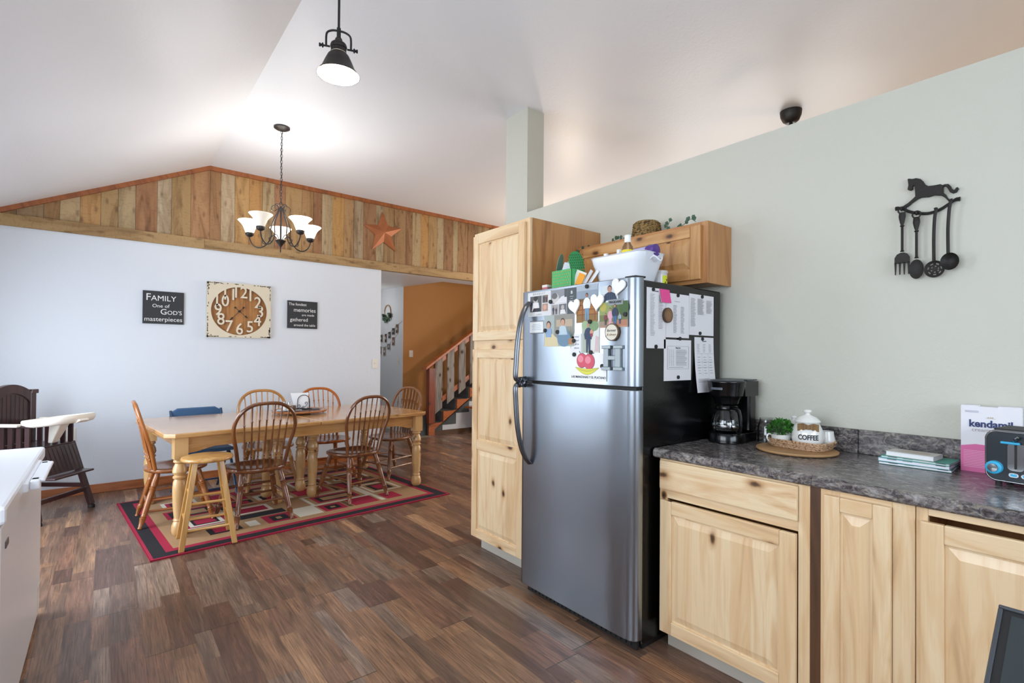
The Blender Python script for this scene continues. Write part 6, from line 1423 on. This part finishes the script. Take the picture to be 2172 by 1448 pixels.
for dz, nm in ((-.10, 'upper_rail'), (-.78, 'lower_rail')):
    mb = MB(); xa = 4.276; mb.hexa([(xa, SYF - .01, rz_(xa) + dz), (xb, SYF - .01, rz_(xb) + dz), (xb, SYF + .02, rz_(xb) + dz), (xa, SYF + .02, rz_(xa) + dz), (xa, SYF - .01, rz_(xa) + dz + .09), (xb, SYF - .01, rz_(xb) + dz + .09), (xb, SYF + .02, rz_(xb) + dz + .09), (xa, SYF + .02, rz_(xa) + dz + .09)]); mb.build(nm, M['orange'], parent=t2)
for k in range(8):
    xa = 4.285 + .232*k; xb = xa + .135; b0_ = rz_(xa) - .87; y0, y1 = SYF - .035, SYF - .0105
    mb = MB(); P = [(xa, y0, b0_), (xb, y0, b0_ + .10), (xb, y1, b0_ + .10), (xa, y1, b0_), (xa, y0, rz_(xa) - .002), (xb, y0, rz_(xb) - .002), (xb, y1, rz_(xb) - .002), (xa, y1, rz_(xa) - .002)]
    fs = [(3, 2, 1, 0), (4, 5, 6, 7), (0, 1, 5, 4), (1, 2, 6, 5), (2, 3, 7, 6), (3, 0, 4, 7)]; mb.add(P, fs, [[(P[q_][0] + P[q_][1] + k, P[q_][2] + k*3) for q_ in f] for f in fs]); mb.build('baluster', M['greyw'], parent=t2)
t = thing('wooden_bench', 'orange-brown wooden bench with arched leg boards under the stairs', 'bench', (4.92, 7.22, 0))
mb = MB(); mb.box(-.06, .9, -.14, .14, .43, .46, 'x'); mb.build('seat', M['orange'], parent=t, bevel=.004)
for xx in (.0, .62):
    mb = MB(); arch = [(xx + .17 + .045*math.cos(PI*k/8), .12 + .04*math.sin(PI*k/8)) for k in range(9)]
    mb.prism([(xx, 0), (xx + .125, 0)] + [(xx + .125, .12)] + arch[::-1][1:-1] + [(xx + .215, .12), (xx + .215, 0), (xx + .34, 0), (xx + .32, .43), (xx + .02, .43)], -.02, .01); mb.build('leg', M['redw'], parent=t)
# hall wall pictures (wall faces -x at x = 3.90)
HW = 3.9895
def hw(y, z): return (y * HW / 3.84, CAM_H + (z - CAM_H) * HW / 3.84)
y_, z_ = hw(8.27, 2.06)
t = thing('hoop_wreath', 'wooden hoop wreath with green leaves on the white hall wall', 'wreath', (HW - .012, y_, z_), -PI/2)
mb = MB(); mb.tube([(.13*math.cos(2*PI*k/36), 0, .13*math.sin(2*PI*k/36) + .02) for k in range(36)], .008, 7, closed=True); mb.build('hoop', M['oak_lt'], parent=t, smooth=True)
rnd = random.Random(8); mb = MB()
for k in range(60): a = R(rnd.uniform(190, 350)); p = (.13*math.cos(a) + rnd.uniform(-.02, .02), -.004, .13*math.sin(a) + .02 + rnd.uniform(-.03, .03)); leaf(mb, p, (rnd.uniform(-1, 1), rnd.uniform(-.7, 0), rnd.uniform(-1, .6)), .065, .026, (0, 1, .3))
lf = mb.build('leaves', M['leaf2'], parent=t); lf['kind'] = 'stuff'
def garland(label, pts, ph):
    P = [(HW - .004, *hw(a, b)) for a, b in pts]; mb = MB(); mb.tube(P, .0022, 5); tag(mb.build('photo_string', M['tan_d']), label, 'string', 'strings across the hall wall')
garland('upper of two strings pegged with photos on the hall wall', [(8.75, 1.66), (8.4, 1.68), (8.19, 1.73), (7.95, 1.82), (7.72, 1.90)], 0)
garland('lower of two strings pegged with photos on the hall wall', [(8.75, 1.46), (8.39, 1.47), (8.2, 1.53), (8.0, 1.62), (7.88, 1.70)], 0)
for k, (yy, zz, h_, w_, lb) in enumerate([(8.52, 1.63, .15, .11, 'leftmost'), (8.34, 1.63, .17, .09, 'second from left'), (8.19, 1.68, .13, .11, 'third from left'), (8.04, 1.74, .13, .12, 'fourth from left'), (7.90, 1.78, .17, .10, 'rightmost')]):
    a, b = hw(yy, zz); mb = MB(); mb.col = lin('dcd9d6'); mb.box(-w_/2, w_/2, 0, .001, -h_/2, h_/2); rect(mb, -w_/2+.006, w_/2-.006, -h_/2+.008, h_/2-.008, ('4e4a48', '5b4640', '3c4048', '35373c', '5a4034')[k], 3); figure(mb, -.01, -h_/2+.01, h_*.7, 'b9b7b8', '2b2d33', lv=4)
    tag(mb.build('photo_print', M['paper'], loc=(HW - .008, a, b), rotz=-PI/2), 'small dark photo on the upper hall string, ' + lb + ' of five', 'photo', 'photos pegged on the hall strings')
for k, (yy, zz, h_, w_, lb) in enumerate([(8.56, 1.42, .15, .09, 'leftmost'), (8.39, 1.40, .17, .10, 'second from left'), (8.22, 1.48, .12, .13, 'third from left'), (8.04, 1.57, .16, .10, 'rightmost')]):
    a, b = hw(yy, zz); mb = MB(); mb.col = lin('d6d2cf'); mb.box(-w_/2, w_/2, 0, .001, -h_/2, h_/2); rect(mb, -w_/2+.006, w_/2-.006, -h_/2+.008, h_/2-.008, ('6a5a52', '86786e', '77777b', '7a4a42')[k], 3); figure(mb, .0, -h_/2+.01, h_*.7, 'cfccca', '3c3a40', lv=4)
    tag(mb.build('photo_print', M['paper'], loc=(HW - .008, a, b), rotz=-PI/2), 'small photo on the lower hall string, ' + lb + ' of four', 'photo', 'photos pegged on the hall strings')

# ================================================================ NEAR CORNER: open laptop on the island end
t = thing('kitchen_island', 'end of the kitchen island under the open laptop, lower right corner', 'island')
mb = MB(); mb.box(.16, .76, -.80, .11, .915, .945); mb.build('worktop', M['lam'], parent=t, bevel=.004)
mb = MB(); mb.box(.20, .73, -.76, .08, .08, .915); mb.build('body', M['hick2'], parent=t); mb = MB(); mb.box(.24, .70, -.72, .04, 0, .08); mb.build('plinth', M['grey'], parent=t)
T_ = Vector((.690, .0905, CAM_H - .2419)); e1 = Vector((0, -1, 0)); e2 = Vector((-.075, 0, -.047)).normalized(); nn = e1.cross(e2).normalized()
Hh_ = .24; Wd = .33
t = thing('laptop', 'open dark laptop whose screen corner enters at the lower right', 'laptop')
def quad(mb, a0, a1, b0, b1, o0, o1):
    P = [T_ + e1*a + e2*b + nn*o for o in (o0, o1) for a, b in ((a0, b0), (a1, b0), (a1, b1), (a0, b1))]; mb.hexa([tuple(p) for p in P])
sg = 1 if nn.dot(Vector((0, 0, CAM_H)) - T_) > 0 else -1
mb = MB(); quad(mb, 0, Wd, 0, Hh_, -.006*sg, 0); quad(mb, 0, Wd, 0, .004, 0, .002*sg); quad(mb, 0, .004, .004, Hh_, 0, .002*sg); quad(mb, Wd-.004, Wd, .004, Hh_, 0, .002*sg); ld = mb.build('screen_lid', M['handle'], parent=t, bevel=.0015)
mb = MB(); quad(mb, .004, Wd-.004, .004, Hh_, .0001*sg, .0004*sg); mb.build('bezel', M['matblk'], parent=ld)
mb = MB(); quad(mb, .010, Wd-.010, .009, Hh_-.02, .0005*sg, .0009*sg); mb.build('display', M['screen'], parent=ld)
P0 = T_ + e2*Hh_; bd = nn*sg; bd.z = 0; bd.normalize()
mb = MB(); q4 = [P0, P0 + e1*Wd, P0 + e1*Wd + Vector((-.22, 0, 0)), P0 + Vector((-.22, 0, 0))]; mb.hexa([(p.x, p.y, .9455) for p in q4] + [(p.x, p.y, .960) for p in q4]); mb.build('keyboard_base', M['handle'], parent=t, bevel=.002)
